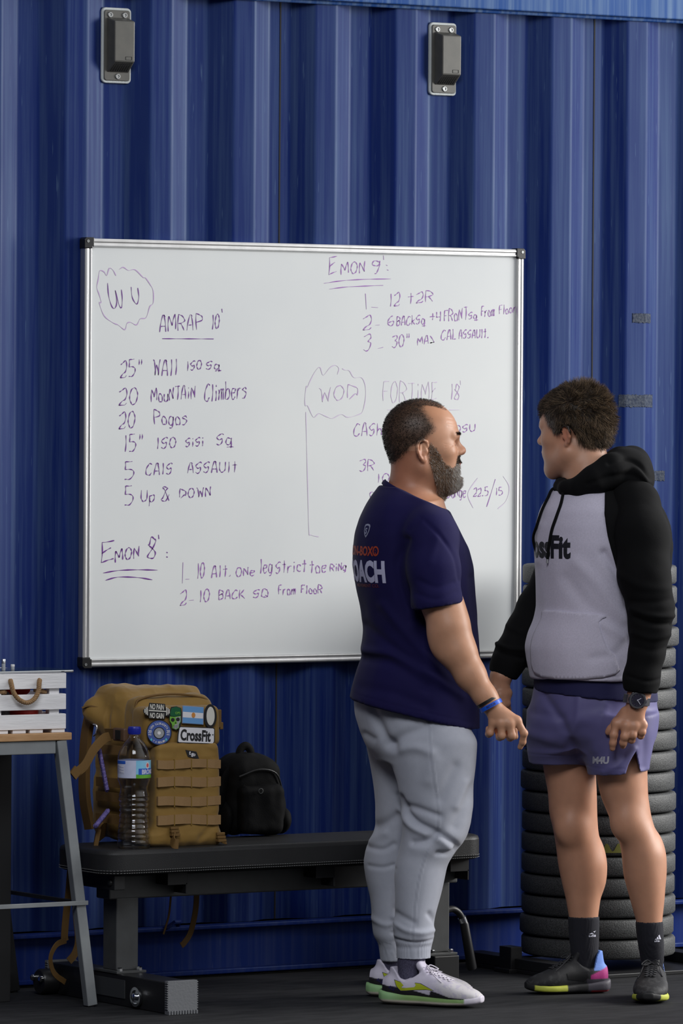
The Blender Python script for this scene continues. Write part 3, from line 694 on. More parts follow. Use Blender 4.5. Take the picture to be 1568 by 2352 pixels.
cr_ = thing('wooden_crate', 'white slatted wooden crate with rope handle standing on the side table', 'crate', (-1.31, -.37, .749))
CX0, CX1, CY0, CY1 = -1.435, -1.193, -.55, -.19
def K(x, y, z): return (x+1.31, y+.37, z)
for z0, z1 in ((.0095, .050), (.062, .104), (.119, .160)):
    for y in (CY0, CY1-.011):
        mb = MB(); mb.box(K(CX0, y, z0), K(CX1-.004, y+.011, z1)); obj('slat', mb, M_white, cr_, bevel=.0012)
    for x in (CX0, CX1-.013):
        mb = MB(); mb.box(K(x, CY0+.011, z0), K(x+.012, CY1-.011, z1)); obj('slat', mb, M_white, cr_, bevel=.0012)
for x in (CX0+.013, CX1-.050):
    for y in (CY0+.0112, CY1-.032):
        mb = MB(); mb.box(K(x, y, .0095), K(x+.030, y+.020, .158)); obj('corner_post', mb, M_white, cr_)
for x in (CX0+.02, CX0+.075, CX0+.128, CX1-.046):
    mb = MB(); mb.box(K(x, CY0+.004, 0), K(x+.040, CY1-.004, .0092)); obj('base_slat', mb, M_white, cr_)
def rope(path, r, name, par, turns=70):
    P = [Vector(p) for p in cr(path, 14)]; mb = MB(); n = len(P)
    for s_ in range(3):
        q = []
        for i, p in enumerate(P):
            t = (P[min(i+1, n-1)]-P[max(i-1, 0)]).normalized(); u = Vector((0, 1, 0)); u = (u-t*u.dot(t)).normalized(); w = t.cross(u)
            A = i*turns/n+s_*2.094; q.append(p+u*math.cos(A)*r*.5+w*math.sin(A)*r*.5)
        mb.tube(q, r*.62, 7)
    return obj(name, mb, M_rope, par, smooth=60)
def kp(px, py, y=-.556): a = aty(px, py, y); return K(a[0], a[1], a[2]-.749)
rope([kp(24, 1563, -.55), kp(26, 1570, -.562), kp(31, 1590, -.566), kp(44, 1607, -.568), kp(62, 1614, -.568), kp(78, 1606, -.567), kp(88, 1588, -.565), kp(90, 1569, -.562), kp(91, 1562, -.55)], .0062, 'rope_handle', cr_)
mb = MB(); mb.tube([kp(-2, 1587, -.535), kp(6, 1588, -.54), kp(10, 1590, -.53)], .008, 8); obj('rope_knot', mb, M_rope, cr_)
mb = MB(); mb.tube([kp(78, 1584, -.53), kp(92, 1586, -.535), kp(104, 1590, -.53)], .007, 8); obj('rope_knot', mb, M_rope, cr_)
def ball(name, c, r, m, lab, cat):
    mb = MB(); mb.lathe([(r*math.sin(math.pi*i/14), -r*math.cos(math.pi*i/14)) for i in range(1, 14)], 24, c); return tag(obj(name, mb, m, smooth=60), lab, cat)
ball('rubber_ball', (-1.297, -.485, .749+.0095+.046), .045, M_red, 'red rubber ball inside the white crate behind its slats', 'ball')
ball('rubber_ball', (-1.244, -.45, .749+.0095+.031), .030, M_pink, 'small pale pink ball inside the white crate next to the red one', 'ball')
mb = MB(); mb.lathe([(.030, 0), (.032, .004), (.032, .092), (.028, .098)], 24, (-1.365, -.475, .7595)); tag(obj('mesh_speaker', mb, M_mesh, smooth=50), 'black mesh covered cylinder inside the white crate beside the red ball', 'speaker')
mb = MB(); mb.prism(rrect(.085, .046, .018, 5, -1.30, .882), lambda a, b, q: (a, q, b), -.47, -.40); tag(obj('red_pouch', mb, M_red, bevel=.01), 'red pouch near the top of the white crate behind the rope handle', 'pouch')
bpy.data.objects['red_pouch'].location.z = -.012
tab = thing('tablet', 'thin silver tablet with dark screen lying on top of the white crate', 'tablet', (-1.29, -.46, .9105), .0)
mb = MB(); mb.prism(rrect(.245, .170, .01), lambda a, b, q: (a, b, q), 0, .006); obj('casing', mb, M_silver, tab, bevel=.0015)
mb = MB(); mb.prism(rrect(.236, .161, .008), lambda a, b, q: (a, b, q), .006, .0068); obj('screen', mb, M_glass, tab)
mb = MB(); mb.prism(rrect(.010, .0026, .0012), lambda a, b, q: (a+.085, q, b+.003), -.0855, -.0848); obj('charging_port', mb, M_hole, tab)
M_pen = pm('pen_grey_plastic', (0.42, 0.44, 0.47), .4)
for (px, y, h, lab) in ((8, -.49, .030, 'upright grey marker pen on the tablet, the taller of two'), (29, -.47, .014, 'short grey marker pen cap on the tablet, the lower of two')):
    x = aty(px, 1540, y)[0]; g = thing('marker_pen', lab, 'marker pen', (x, y, .9174), group='pens on the crate')
    mb = MB(); mb.lathe([(.0048, 0), (.0052, .001), (.0052, h*.62)], 14); obj('barrel', mb, M_pen, g, smooth=40)
    mb = MB(); mb.lathe([(.0056, h*.6), (.0056, h*.95), (.0046, h)], 14); obj('cap', mb, M_silver if h > .02 else M_white, g, smooth=40)

# ------------------------------------------------------------------ gym bench
M_pad = pm('black_vinyl', (0.013, 0.013, 0.014), .48, bump=(420, .35, .0015), var=(8, (0.022, 0.022, 0.023), .3), spec=.35)
M_frame = pm('dark_grey_powder_coat', (0.060, 0.063, 0.064), .48, var=(25, (0.045, 0.046, 0.047), .3), bump=(500, .15, .001))
M_rubber = pm('grey_ribbed_rubber', (0.13, 0.135, 0.145), .55, bump=(200, .2)); M_chrome = pm('chrome', (0.75, 0.76, 0.78), .15, metal=1.0)
M_stitch = pm('grey_thread', (0.20, 0.20, 0.20), .8)
bn = thing('gym_bench', 'flat black padded gym bench with grey steel frame standing along the container', 'bench', (-.48, -.5, 0))
def Bn(x, y, z): return (x+.48, y+.5, z)
PX0, PX1, PY0, PY1 = -1.125, .118, -.65, -.35
mb = MB(); mb.prism(rrect(PX1-PX0, PY1-PY0, .06, 8, (PX0+PX1)/2, (PY0+PY1)/2), lambda a, b, q: Bn(a, b, q), .362, .430); pad = obj('pad', mb, M_pad, bn, bevel=.012, smooth=50)
mb = MB()
for zz in (.3745, .368):
    o2 = rrect(PX1-PX0+.002, PY1-PY0+.002, .061, 10, (PX0+PX1)/2, (PY0+PY1)/2); o2 = o2+[o2[0]]
    for a, b in zip(o2[:-1], o2[1:]):
        L = math.hypot(b[0]-a[0], b[1]-a[1]); k = max(1, int(L/.0075))
        if a[1]+b[1] > -.95 and k > 1: continue
        for i in range(k):
            f0, f1 = (i+.15)/k, (i+.8)/k; mb.tube([Bn(a[0]+(b[0]-a[0])*f0, a[1]+(b[1]-a[1])*f0, zz), Bn(a[0]+(b[0]-a[0])*f1, a[1]+(b[1]-a[1])*f1, zz)], .0008, 4)
obj('stitching', mb, M_stitch, pad)
mb = MB(); mb.box(Bn(-1.05, -.536, .287), Bn(.095, -.464, .352)); obj('beam', mb, M_frame, bn, bevel=.004)
for x in (-.90, -.42, .03):
    mb = MB(); mb.box(Bn(x-.003, -.60, .325), Bn(x+.06, -.40, .362)); mb.box(Bn(x+.055, -.60, .300), Bn(x+.06, -.40, .33)); obj('pad_bracket', mb, M_dark, bn, bevel=.001)
for x in (-1.027, -.002):
    mb = MB(); mb.box(Bn(x, -.536, .092), Bn(x+.070, -.464, .290)); po = obj('upright', mb, M_frame, bn, bevel=.003)
    mb = MB(); mb.box(Bn(x-.012, -.56, .0855), Bn(x+.082, -.44, .0925)); obj('base_plate', mb, M_frame, po, bevel=.001)
    for dx in (.004, .066):
        mb = MB(); mb.lathe([(.008, .0925), (.008, .0995), (.005, .102)], 6, Bn(x+dx, -.549, 0)); obj('bolt', mb, M_chrome, po)
ft = MB(); ft.box(Bn(-1.036, -.815, .0), Bn(-.952, -.185, .0855)); foot = obj('foot', ft, M_dark, bn, bevel=.003)
mb = MB(); ft2 = MB(); ft2.box(Bn(-.008, -.575, .0), Bn(.076, -.40, .0855)); obj('foot', ft2, M_dark, bn, bevel=.003)
for y0, y1 in ((-.832, -.815), (-.185, -.168)):
    mb = MB(); mb.box(Bn(-1.040, y0, 0), Bn(-.948, y1, .090))
    for i in range(11):
        if y0 < -.5: mb.box(Bn(-1.040+i*.0086, y0-.006, 0), Bn(-1.040+i*.0086+.005, y0, .010))
    for i in range(12):
        for x in (-1.043, -.948): mb.box(Bn(x, y0, .014+i*.0063), Bn(x+.003, y0+.012, .014+i*.0063+.0035))
    obj('rubber_end', mb, M_rubber, bn, bevel=.0006)
mb = MB(); mb.box(Bn(-1.0385, -.60, .022), Bn(-1.036, -.435, .072)); pl = obj('maker_plate', mb, M_rubber, bn)
pl.data.materials[0] = pm('plate_dark_grey', (0.045, 0.047, 0.05), .5)
mb = MB(); mb.lathe([(.024, 0), (.027, -.006), (.027, -.012), (.019, -.012), (.019, -.007), (.011, -.007), (.011, -.018), (.008, -.020)], 20, Bn(-1.036, -.672, .034), 'x'); obj('adjuster_bolt', mb, M_chrome, bn, smooth=40)
mb = MB(); mb.lathe([(.032, -.05), (.036, -.045), (.036, -.004), (.032, 0)], 24, Bn(-1.036, -.215, .036), 'x'); wl = obj('wheel', mb, M_black, bn, smooth=40)
for y in (-.235, -.19):
    mb = MB(); mb.lathe([(.009, 0), (.009, -.007), (.005, -.011)], 12, Bn(-1.086, y, .046), 'x'); obj('wheel_bolt', mb, M_chrome, wl, smooth=40)
mb = MB(); mb.lathe([(.010, 0), (.010, -.005), (.006, -.009)], 14, Bn(-1.082, -.60, .340), 'x'); mb.box(Bn(-1.084, -.62, .32), Bn(-1.05, -.44, .36)); obj('end_cap', mb, M_dark, bn, bevel=.002)
hp = lambda px, py: Bn(*aty(px, py, -.5))
mb = MB(); mb.tube(cr([hp(1026, 2090), hp(1040, 2088), hp(1053, 2096), hp(1063, 2112)], 6), .0095, 12); hd = obj('carry_handle', mb, M_dark, bn, smooth=50)
mb = MB(); mb.tube([hp(1060, 2107), hp(1064, 2117)], .0125, 14); obj('ferrule', mb, M_chrome, hd, smooth=50)
mb = MB(); mb.tube([hp(1064, 2117), hp(1066, 2122), hp(1083, 2222), hp(1084, 2226)], [.011, .0128, .0145, .013], 14); obj('grip', mb, M_black, hd, smooth=50)

# ------------------------------------------------------------------ backpack
M_tan = pm('coyote_nylon', (0.215, 0.118, 0.020), .75, var=(9, (0.255, 0.148, 0.030), .25), bump=(900, .3, .0008), sheen=.15, attr='tint')
M_web = pm('tan_webbing', (0.32, 0.19, 0.080), .7, var=(300, (0.25, 0.145, 0.058), .3), stretch=(1, 1, 5), bump=(700, .5, .001))
M_webd = pm('brown_webbing', (0.150, 0.080, 0.020), .75, bump=(700, .5, .001))
M_buck = pm('brown_buckle', (0.11, 0.06, 0.035), .45); M_cord = pm('purple_paracord', (0.07, 0.06, 0.26), .7, var=(160, (0.26, 0.20, 0.45), .2), bump=(300, .6))
TAN = np.array((0.215, 0.118, 0.020))
bp_ = thing('backpack', 'tan tactical backpack with patches and webbing standing on the bench behind the bottle', 'backpack', (-.83, -.44, .430))
OB = np.array((-.83, -.44, .430))
def Q(x, y, z): return (x-OB[0], y-OB[1], z-OB[2])
def soft_part(name, lo, hi, r, cell=.0042, amp=.006, sc=9, seed=1, extra=None, taper=0., lean=0., cr_amp=.0):
    lo, hi = np.array(lo)-OB, np.array(hi)-OB; f = Fd(); f.rbox((lo+hi)/2, (hi-lo)/2, r)
    if extra: extra(f)
    V, Qd = f.mesh(cell); V = smooth_v(V, Qd, 2); h = hi[2]-lo[2]
    nn = vnormals(V, Qd); V = V+nn*(fbm(V, sc, seed, 3)*amp)[:, None]
    if cr_amp: V = V+nn*(np.abs(vnoise(V*np.array([1, 1, 1.8]), 26, seed+9))**.5*-cr_amp+cr_amp*.5)[:, None]
    t = np.clip((V[:, 2]-lo[2])/h, 0, 1); c = (lo+hi)/2
    V[:, 0] = c[0]+(V[:, 0]-c[0])*(1-taper*t**2); V[:, 1] += lean*t
    return npobj(name, V, Qd, M_tan, bp_, np.tile(TAN, (len(V), 1)))
def x_body(f):
    f.rbox(Q(-.832, -.46, .60), (.125, .06, .165), .03, k=.03)
    f.rbox(Q(-.835, -.41, .79), (.13, .05, .045), .03, k=.04)
    f.cone(Q(-.965, -.38, .76), Q(-.985, -.33, .79), .03, .035, k=.03)
    for y in (-.475, -.415): f.cone(Q(-.985, y, .47), Q(-.985, y+.02, .86), .006, k=.008, op='s')
    f.cone(Q(-.98, y+.02, .866), Q(-.67, y+.02, .866), .006, k=.008, op='s')
body = soft_part('main_compartment', (-.972, -.425, .432), (-.672, -.285, .858), .035, amp=.008, seed=3, extra=x_body, taper=.06, cr_amp=.003)
def x_mid(f): f.cone(Q(-.955, -.51, .80), Q(-.72, -.51, .80), .012, k=.02)
soft_part('middle_compartment', (-.962, -.515, .450), (-.695, -.435, .838), .03, amp=.006, seed=5, extra=x_mid, taper=.09, cr_amp=.002)
soft_part('upper_pocket', (-.968, -.585, .700), (-.722, -.50, .812), .018, amp=.0035, seed=8, taper=.03, cr_amp=.0015)
def x_low(f):
    f.rbox(Q(-.85, -.53, .452), (.125, .06, .022), .018, k=.03)
    f.cone(Q(-.90, -.61, .432+.03), Q(-.86, -.605, .50), .006, .002, k=.015, op='s')
    f.cone(Q(-.80, -.607, .45), Q(-.76, -.605, .485), .006, .002, k=.015, op='s')
    f.cone(Q(-.79, -.612, .705), Q(-.75, -.608, .668), .007, .002, k=.018, op='s')
low = soft_part('lower_pocket', (-.945, -.602, .438), (-.738, -.50, .714), .016, amp=.005, seed=12, extra=x_low, taper=.04, cr_amp=.002)
def ribbon(name, path, w, th, m, par, up, n=10, sm=6):
    """flat strap with thickness along a 3-D path"""
    mb = MB(); mb.tube([Vector(p) for p in cr(path, sm)] if len(path) > 2 else path, 1, 4, flat=(th*.7072, w*.7072), up=up); return obj(name, mb, m, par, bevel=.0004)
def pxz(px, py, y): a = aty(px, py, y); return Q(a[0], a[1], a[2])
for (ya, yb) in ((1744, 1765), (1784, 1807), (1829, 1851), (1871, 1894)):      # MOLLE rows, tacked down at the bar stitches
    ym = (ya+yb)/2; a = pxz(362, ym+1, -.6035); b = pxz(506, ym-1, -.6035); w = (yb-ya)/840*.94
    cols = [0, .26, .53, .78, 1.0]; path = []
    for i in range(4):
        for t in (0, .5, .999) if i < 3 else (0, .5, 1.):
            u = cols[i]+(cols[i+1]-cols[i])*t; path.append((a[0]+(b[0]-a[0])*u, a[1]-.0035*math.sin(math.pi*min(t, 1))-.001, a[2]+(b[2]-a[2])*u+.002*math.sin(u*7+ya)))
    mb = MB(); rings = [[(p[0], p[1]-.0012, p[2]+w/2), (p[0], p[1]-.0012, p[2]-w/2), (p[0], p[1]+.008, p[2]-w/2), (p[0], p[1]+.008, p[2]+w/2)] for p in path]
    mb.loft(rings); rw = obj('webbing_row', mb, M_web, bp_)
    mb = MB()
    for u in cols[1:4]:
        x, z = a[0]+(b[0]-a[0])*u, a[2]+(b[2]-a[2])*u; mb.box((x-.0012, a[1]-.0036, z-w/2-.003), (x+.0012, a[1]+.002, z+w/2+.001))
    obj('bar_stitch', mb, pm('ochre_thread_%d' % ya, (0.22, 0.13, 0.02), .8), rw)
# zip lines, compression strap with buckle, side webbing, loose strap ends
mb = MB(); mb.tube(cr([Q(-.958, -.50, .455), Q(-.962, -.505, .65), Q(-.955, -.507, .80), Q(-.93, -.508, .833), Q(-.83, -.51, .842), Q(-.73, -.508, .826), Q(-.712, -.505, .79)], 6), .0035, 6); obj('zipper', mb, M_webd, bp_)
ribbon('compression_strap', [Q(-.950, -.532, .728), Q(-.978, -.520, .733), Q(-.992, -.490, .736), Q(-.994, -.42, .733)], .030, .004, M_webd, bp_, (1, 0, 0))
mb = MB(); mb.box(Q(-1.001, -.525, .716), Q(-.985, -.465, .752)); bk = obj('side_buckle', mb, M_buck, bp_, bevel=.004)
mb = MB(); mb.box(Q(-1.004, -.508, .722), Q(-1.0, -.484, .746)); obj('release_slot', mb, M_hole, bk)
ribbon('loose_strap_end', [pxz(252, 1692, -.47), pxz(238, 1697, -.49), pxz(215, 1722, -.51), pxz(196, 1756, -.515), pxz(180, 1771, -.515), pxz(166, 1779, -.515)], .026, .003, M_webd, bp_, (0, -1, .3))
mb = MB(); mb.prism([(-.013, -.016), (.013, -.016), (.013, .014), (-.013, .014)], lambda a, b, q: tuple(np.array(pxz(173, 1774, -.517))+np.array((a*.7+b*.55, q, -a*.75+b*.6))), -.004, .003); obj('strap_fold', mb, M_webd, bp_)
for z in (.690, .60, .560, .50): ribbon('side_webbing', [Q(-.990, -.52, z), Q(-.994, -.44, z), Q(-.990, -.36, z-.002)], .026, .003, M_webd, bp_, (1, 0, 0))
for seed, (p0, p1) in enumerate((((232, 1722), (250, 1815)), ((252, 1862), (223, 1898)))):
    P0, P1 = np.array(pxz(*p0, -.47)), np.array(pxz(*p1, -.49)); P0[0] -= .006; P1[0] -= .006; mb = MB()
    for s_ in range(3):
        mb.tube([P0+(P1-P0)*t+np.array((.002*math.cos(t*24+s_*2.1), .007*math.cos(t*24+s_*2.1), .007*math.sin(t*24+s_*2.1)*.3)) for t in np.linspace(0, 1, 40)], .0052, 7)
    obj('paracord', mb, M_cord, bp_, smooth=60)
mb = MB(); mb.tube(cr([pxz(214, 1664, -.42), pxz(222, 1668, -.43), pxz(221, 1684, -.43), pxz(215, 1690, -.42)], 5), .0028, 8); obj('carabiner', mb, M_chrome, bp_, smooth=50)
ribbon('top_strap', [Q(-.975, -.36, .80), Q(-1.002, -.34, .806), Q(-1.02, -.33, .800)], .02, .004, M_webd, bp_, (0, 0, 1))
mb = MB(); mb.box(Q(-.722, -.575, .745), Q(-.712, -.535, .765)); mb.box(Q(-.732, -.575, .75), Q(-.718, -.57, .80)); obj('zip_pull', mb, M_webd, bp_, bevel=.002)
for (px, py, ln, dx) in ((400, 1912, .045, .006), (506, 1925, .03, .02)):
    c = np.array(pxz(px, py, -.607)); mb = MB()
    for i in range(3):
        z = c[2]+.012-i*.009; mb.box((c[0]-.013, c[1]-.004-.004*i, z-.004), (c[0]+.013, c[1]+.004, z+.004))
    obj('strap_roll', mb, M_webd, bp_, bevel=.0015)
ribbon('loose_strap_end', [pxz(398, 1918, -.61), pxz(396, 1930, -.622), pxz(400, 1938, -.64), pxz(410, 1939, -.645)], .026, .003, M_webd, bp_, (1, 0, 0))
ribbon('loose_strap_end', [pxz(505, 1925, -.60), pxz(512, 1932, -.61), pxz(519, 1934, -.612)], .02, .003, M_webd, bp_, (0, 0, 1))
mb = MB(); mb.prism(rrect(.055, .15, .02), lambda a, b, q: Q(-1.0+q, -.41+a, .50+b), 0, .02)
ribbon('shoulder_strap', [Q(-.965, -.29, .80), Q(-.975, -.275, .70), Q(-.978, -.275, .56), Q(-.965, -.285, .46)], .04, .014, M_webd, bp_, (1, 0, 0))
ribbon('hip_belt', [Q(-.975, -.38, .47), Q(-1.02, -.42, .458), Q(-1.05, -.47, .450)], .05, .012, M_webd, bp_, (1, 0, 0))
# straps of the pack that fall behind the bench
def hang(path, w, y=None): return ribbon('hanging_strap', [Q(*aty(px, py, yy)) for px, py, yy in path], w, .002, M_webd, bp_, (0, -1, 0), sm=5)
hang([(170, 1930, -.33), (163, 1990, -.31), (158, 2050, -.30), (152, 2100, -.30), (148, 2150, -.30), (150, 2162, -.30)], .022)
hang([(172, 2060, -.31), (176, 2110, -.31), (180, 2160, -.31), (172, 2190, -.31), (158, 2208, -.31)], .022)
hang([(152, 2160, -.32), (130, 2170, -.34), (116, 2200, -.35), (124, 2235, -.34), (150, 2256, -.32)], .016)
hang([(452, 2040, -.30), (449, 2090, -.29), (438, 2140, -.28), (424, 2164, -.28), (416, 2172, -.28)], .018)
hang([(393, 2050, -.30), (388, 2100, -.29), (380, 2130, -.29), (375, 2146, -.29)], .006)
# ---- patches, each lying on the pocket front
M_pblk = pm('patch_black_rubber', (0.012, 0.012, 0.014), .5); M_pwht = pm('patch_white', (0.72, 0.71, 0.74), .6); M_pcream = pm('patch_cream', (0.66, 0.64, 0.58), .6)
M_pblue = pm('patch_blue', (0.055, 0.10, 0.34), .6); M_psky = pm('patch_sky_blue', (0.13, 0.32, 0.62), .6); M_pgrn = pm('patch_green', (0.004, 0.10, 0.035), .6)
M_plime = pm('patch_lime', (0.16, 0.42, 0.05), .6); M_pgry = pm('patch_grey', (0.32, 0.33, 0.34), .5); M_pgold = pm('patch_gold', (0.60, 0.24, 0.05), .6); M_paqua = pm('patch_aqua', (0.10, 0.50, 0.52), .5)
SC = 1/3.92; PYQ = -.5915
def patch(name, poly, mat, par, y0, y1):
    """outline in crop pixels -> raised patch on the front plane"""
    def fn(a, b, q): p = aty(160+a*SC, 1560+b*SC, PYQ-q); return Q(p[0], PYQ-q, p[2])
    mb = MB(); mb.prism(poly, fn, y0, y1); return obj(name, mb, mat, par, bevel=.0005)
def ptext(txt, x, y, h, wid, mat, par, lift=.0042, bold=.02, rot=0., shear=0.):
    V, Fc = text_mesh(txt, 1.0, bold, shear=shear); xs_ = [v[0] for v in V]; ys_ = [v[1] for v in V]
    kx = wid/(max(xs_)-min(xs_)); ky = h/(max(ys_)-min(ys_)); cx_, cy_ = (max(xs_)+min(xs_))/2, (max(ys_)+min(ys_))/2
    def fn(a, b, q):
        u, w = (a-cx_)*kx, (b-cy_)*ky; u, w = u*math.cos(rot)-w*math.sin(rot), u*math.sin(rot)+w*math.cos(rot)
        p = aty(160+(x+u)*SC, 1560+(y-w)*SC, PYQ-lift-q); return Q(p[0], PYQ-lift-q, p[2])
    return flat_decal('lettering', (V, Fc), fn, mat, par, .0005)
ell2 = lambda cx, cy, rx, ry, n=36, a0=0, a1=360: [(cx+rx*math.cos(math.radians(a0+(a1-a0)*i/n)), cy+ry*math.sin(math.radians(a0+(a1-a0)*i/n))) for i in range(n if a1-a0 == 360 else n+1)]
o = patch('barbell_patch', [(716, 212), (858, 222), (864, 262), (890, 262), (908, 285), (906, 322), (884, 336), (860, 332), (855, 362), (712, 352), (706, 328), (684, 322), (662, 300), (660, 276), (680, 258), (708, 250)], M_pblk, bp_, -.006, .004)
ptext('NO PAIN', 785, 250, 50, 125, M_pcream, o, .0046, .03, -.06); ptext('NO GAIN', 785, 328, 50, 125, M_pcream, o, .0046, .03, -.06)
patch('barbell_mark', [(712, 276), (868, 286), (868, 296), (712, 287)], M_pcream, o, .0035, .0048)
for i, (x, h) in enumerate(((676, 18), (688, 30), (700, 38), (872, 38), (885, 30), (897, 20))): patch('barbell_mark', [(x-4, 285-h+i), (x+4, 285-h+i), (x+4, 285+h+i), (x-4, 285+h+i)], M_pcream, o, .0035, .0048)
o = patch('skull_patch', [(912, 250), (960, 243), (1000, 258), (1008, 300), (1006, 380), (996, 430), (960, 462), (920, 450), (905, 400), (893, 350), (898, 290)], M_pblk, bp_, -.006, .003)
patch('beret', [(905, 300), (915, 262), (955, 248), (996, 262), (1003, 305), (1000, 325), (940, 336), (905, 330)], M_pgrn, o, .003, .0046)
patch('skull', [(902, 335), (940, 340), (1000, 330), (1000, 385), (985, 405), (983, 440), (955, 455), (922, 440), (920, 405), (900, 375)], M_plime, o, .003, .0042)
patch('skull_shine', [(950, 345), (998, 335), (997, 380), (982, 402), (980, 436), (955, 450), (930, 436), (945, 410), (968, 400), (960, 372)], M_pgry, o, .0042, .0047)
for x, y in ((928, 366), (974, 362)): patch('eye_socket', ell2(x, y, 17, 17, 16), M_pblk, o, .0042, .0052)
patch('eye_socket', [(952, 382), (960, 398), (945, 398)], M_pblk, o, .0042, .0052)
for i in range(4): patch('tooth_gap', [(930+i*14, 412), (933+i*14, 412), (933+i*14, 440), (930+i*14, 440)], M_pblk, o, .0042, .0052)
ptext('OPS', 972, 304, 22, 46, M_plime, o, .0050, .02)
o = patch('flag_patch', [(1014, 236), (1208, 250), (1204, 411), (1010, 398)], pm('flag_border', (0.25, 0.26, 0.34), .6), bp_, -.006, .002)
st = lambda t0, t1: [(1020+(-4)*t0, 242+152*t0), (1203+(-4)*t0, 255+152*t0), (1203+(-4)*t1, 255+152*t1), (1020+(-4)*t1, 242+152*t1)]
patch('flag_band', st(0, .333), M_psky, o, .002, .003); patch('flag_band', st(.333, .667), M_pwht, o, .002, .003); patch('flag_band', st(.667, 1), M_psky, o, .002, .003)
patch('flag_sun', ell2(1114, 324, 17, 24, 20), M_pgold, o, .003, .0038)
o = patch('oval_patch', ell2(1265, 332, 58, 108, 36), M_pblk, bp_, -.006, .003); patch('oval_centre', ell2(1268, 332, 37, 84, 32), M_pcream, o, .003, .0042)
o = patch('round_plate_patch', ell2(805, 481, 114, 116, 48), M_pblk, bp_, -.006, .002); patch('blue_disc', ell2(805, 481, 106, 108, 48), M_pblue, o, .002, .004)
patch('centre_ring', ell2(805, 485, 52, 54, 32), M_pblk, o, .004, .0046); patch('centre_ring', ell2(805, 485, 44, 46, 32), M_pgry, o, .0046, .0052); patch('centre_ring', ell2(805, 485, 15, 16, 24), M_pwht, o, .0052, .0058)
def arc_text(txt, r, a0, a1, h, up):
    for i, ch in enumerate(txt):
        if ch == ' ': continue
        a = math.radians(a0+(a1-a0)*(i+.5)/len(txt)); ptext(ch, 805+r*math.cos(a), 483-r*math.sin(a), h, 7 if ch == 'I' else 13, M_pwht, o, .0046, .015, (a-math.pi/2) if up else (a+math.pi/2))
arc_text('UNA LLORADITA', 84, 155, 25, 20, True); arc_text('Y A SEGUIR', 86, 232, 308, 18, False)
for x in (722, 886): ptext('20', x, 470, 26, 30, M_pwht, o, .0046, .02); ptext('KG', x, 498, 17, 24, M_pwht, o, .0046, .02)
for x in (735, 868): patch('drop_mark', [(x-10, 545), (x, 528), (x+10, 545), (x+6, 554), (x-6, 554)], M_paqua, o, .004, .0046)
o = patch('name_patch', [(992, 424), (1296, 436), (1306, 446), (1305, 560), (1294, 586), (980, 576), (966, 566), (970, 500), (982, 432)], M_pblk, bp_, -.006, .003)
patch('white_field', [(998, 432), (1292, 444), (1300, 452), (1298, 560), (1288, 579), (984, 568), (976, 560), (980, 500), (990, 440)], M_pwht, o, .003, .004)
ptext('CrossFit', 1134, 506, 104, 272, M_pblk, o, .0046, .035, -.05); ptext('®', 1289, 500, 14, 14, M_pblk, o, .0046, .0)
o = patch('fabric_tag', [(1040, 636), (1140, 652), (1168, 722), (1064, 700)], M_pblk, bp_, .006, .012)
for ch, x, y, h, w in (('t', 1082, 664, 34, 16), ('-', 1095, 674, 6, 8), ('g', 1104, 682, 34, 19), ('o', 1122, 682, 24, 19)): ptext(ch, x, y, h, w, M_pwht, o, .0126, .03, -.15)

# ------------------------------------------------------------------ water bottle
M_pet = pm('clear_plastic', (0.93, 0.95, 1.0), .06, trans=1.0, ior=1.35, bump=(30, .12, .004)); M_capb = pm('blue_cap', (0.008, 0.018, 0.30), .35)
M_lab = pm('label_pale', (0.60, 0.62, 0.78), .4, var=(60, (0.5, 0.54, 0.72), .3)); M_labs = pm('label_sky', (0.10, 0.48, 0.72), .4, var=(20, (0.35, 0.62, 0.80), .3)); M_labb = pm('label_blue', (0.02, 0.10, 0.50), .4); M_labg = pm('label_green', (0.18, 0.48, 0.04), .4, var=(30, (0.06, 0.30, 0.03), .3)); M_labr = pm('label_red', (0.6, 0.1, 0.1), .5); M_lt = pm('label_grey_print', (0.22, 0.24, 0.45), .5)
bx = aty(304, 1940, -.585)[0]
bt = thing('water_bottle', 'large clear plastic water bottle with blue cap and label on the bench front edge', 'bottle', (bx, -.592, .4305))
R0 = .0455
prf = [(.030, .003), (.040, .0), (.0445, .004), (R0, .012)]
for i in range(9):
    z = .018+i*.0155; w = R0-.006*math.sin(math.pi*min(1, max(0, (z-.02)/.16)))**2; prf += [(w, z), (w-.0007, z+.006), (w-.0026, z+.0085), (w-.0026, z+.010), (w-.0006, z+.0125)]
prf += [(.0385, .166), (.0375, .175), (.0385, .184), (.0405, .187), (.0410, .192), (.0445, .200), (.0452, .206), (.0445, .207), (.0445, .262), (.0452, .263), (.0452, .268), (.0425, .282), (.036, .297), (.027, .312), (.0185, .322), (.0150, .327), (.0145, .333), (.0165, .334), (.0165, .336), (.0145, .337), (.0140, .340)]
SB = .325/.352
prf = [(a, b*SB) for a, b in prf]
mb = MB(); mb.lathe(prf, 48, cap=False); n0 = len(prf)
inn = [(max(a-.0012, .001), b+(.0012 if i < 3 else 0)) for i, (a, b) in enumerate(prf)]; mb.lathe(inn, 48, cap=False)
mb.add([], [])
k = n0*48; mb.f += [tuple(range(47, -1, -1)), tuple(k+j for j in range(48))]; mb.mi += [0, 0]
top0 = (n0-1)*48
mb.f += [(top0+j, top0+(j+1) % 48, k+top0+(j+1) % 48, k+top0+j) for j in range(48)]; mb.mi += [0]*48
obj('bottle_body', mb, M_pet, bt, smooth=35)
mb = MB(); c0 = .338*SB
for i in range(40):
    pass
mb.lathe([(.0165, c0-.002), (.0172, c0), (.0172, c0+.016), (.0160, c0+.0185), (.001, c0+.0188)], 40); mb2 = mb
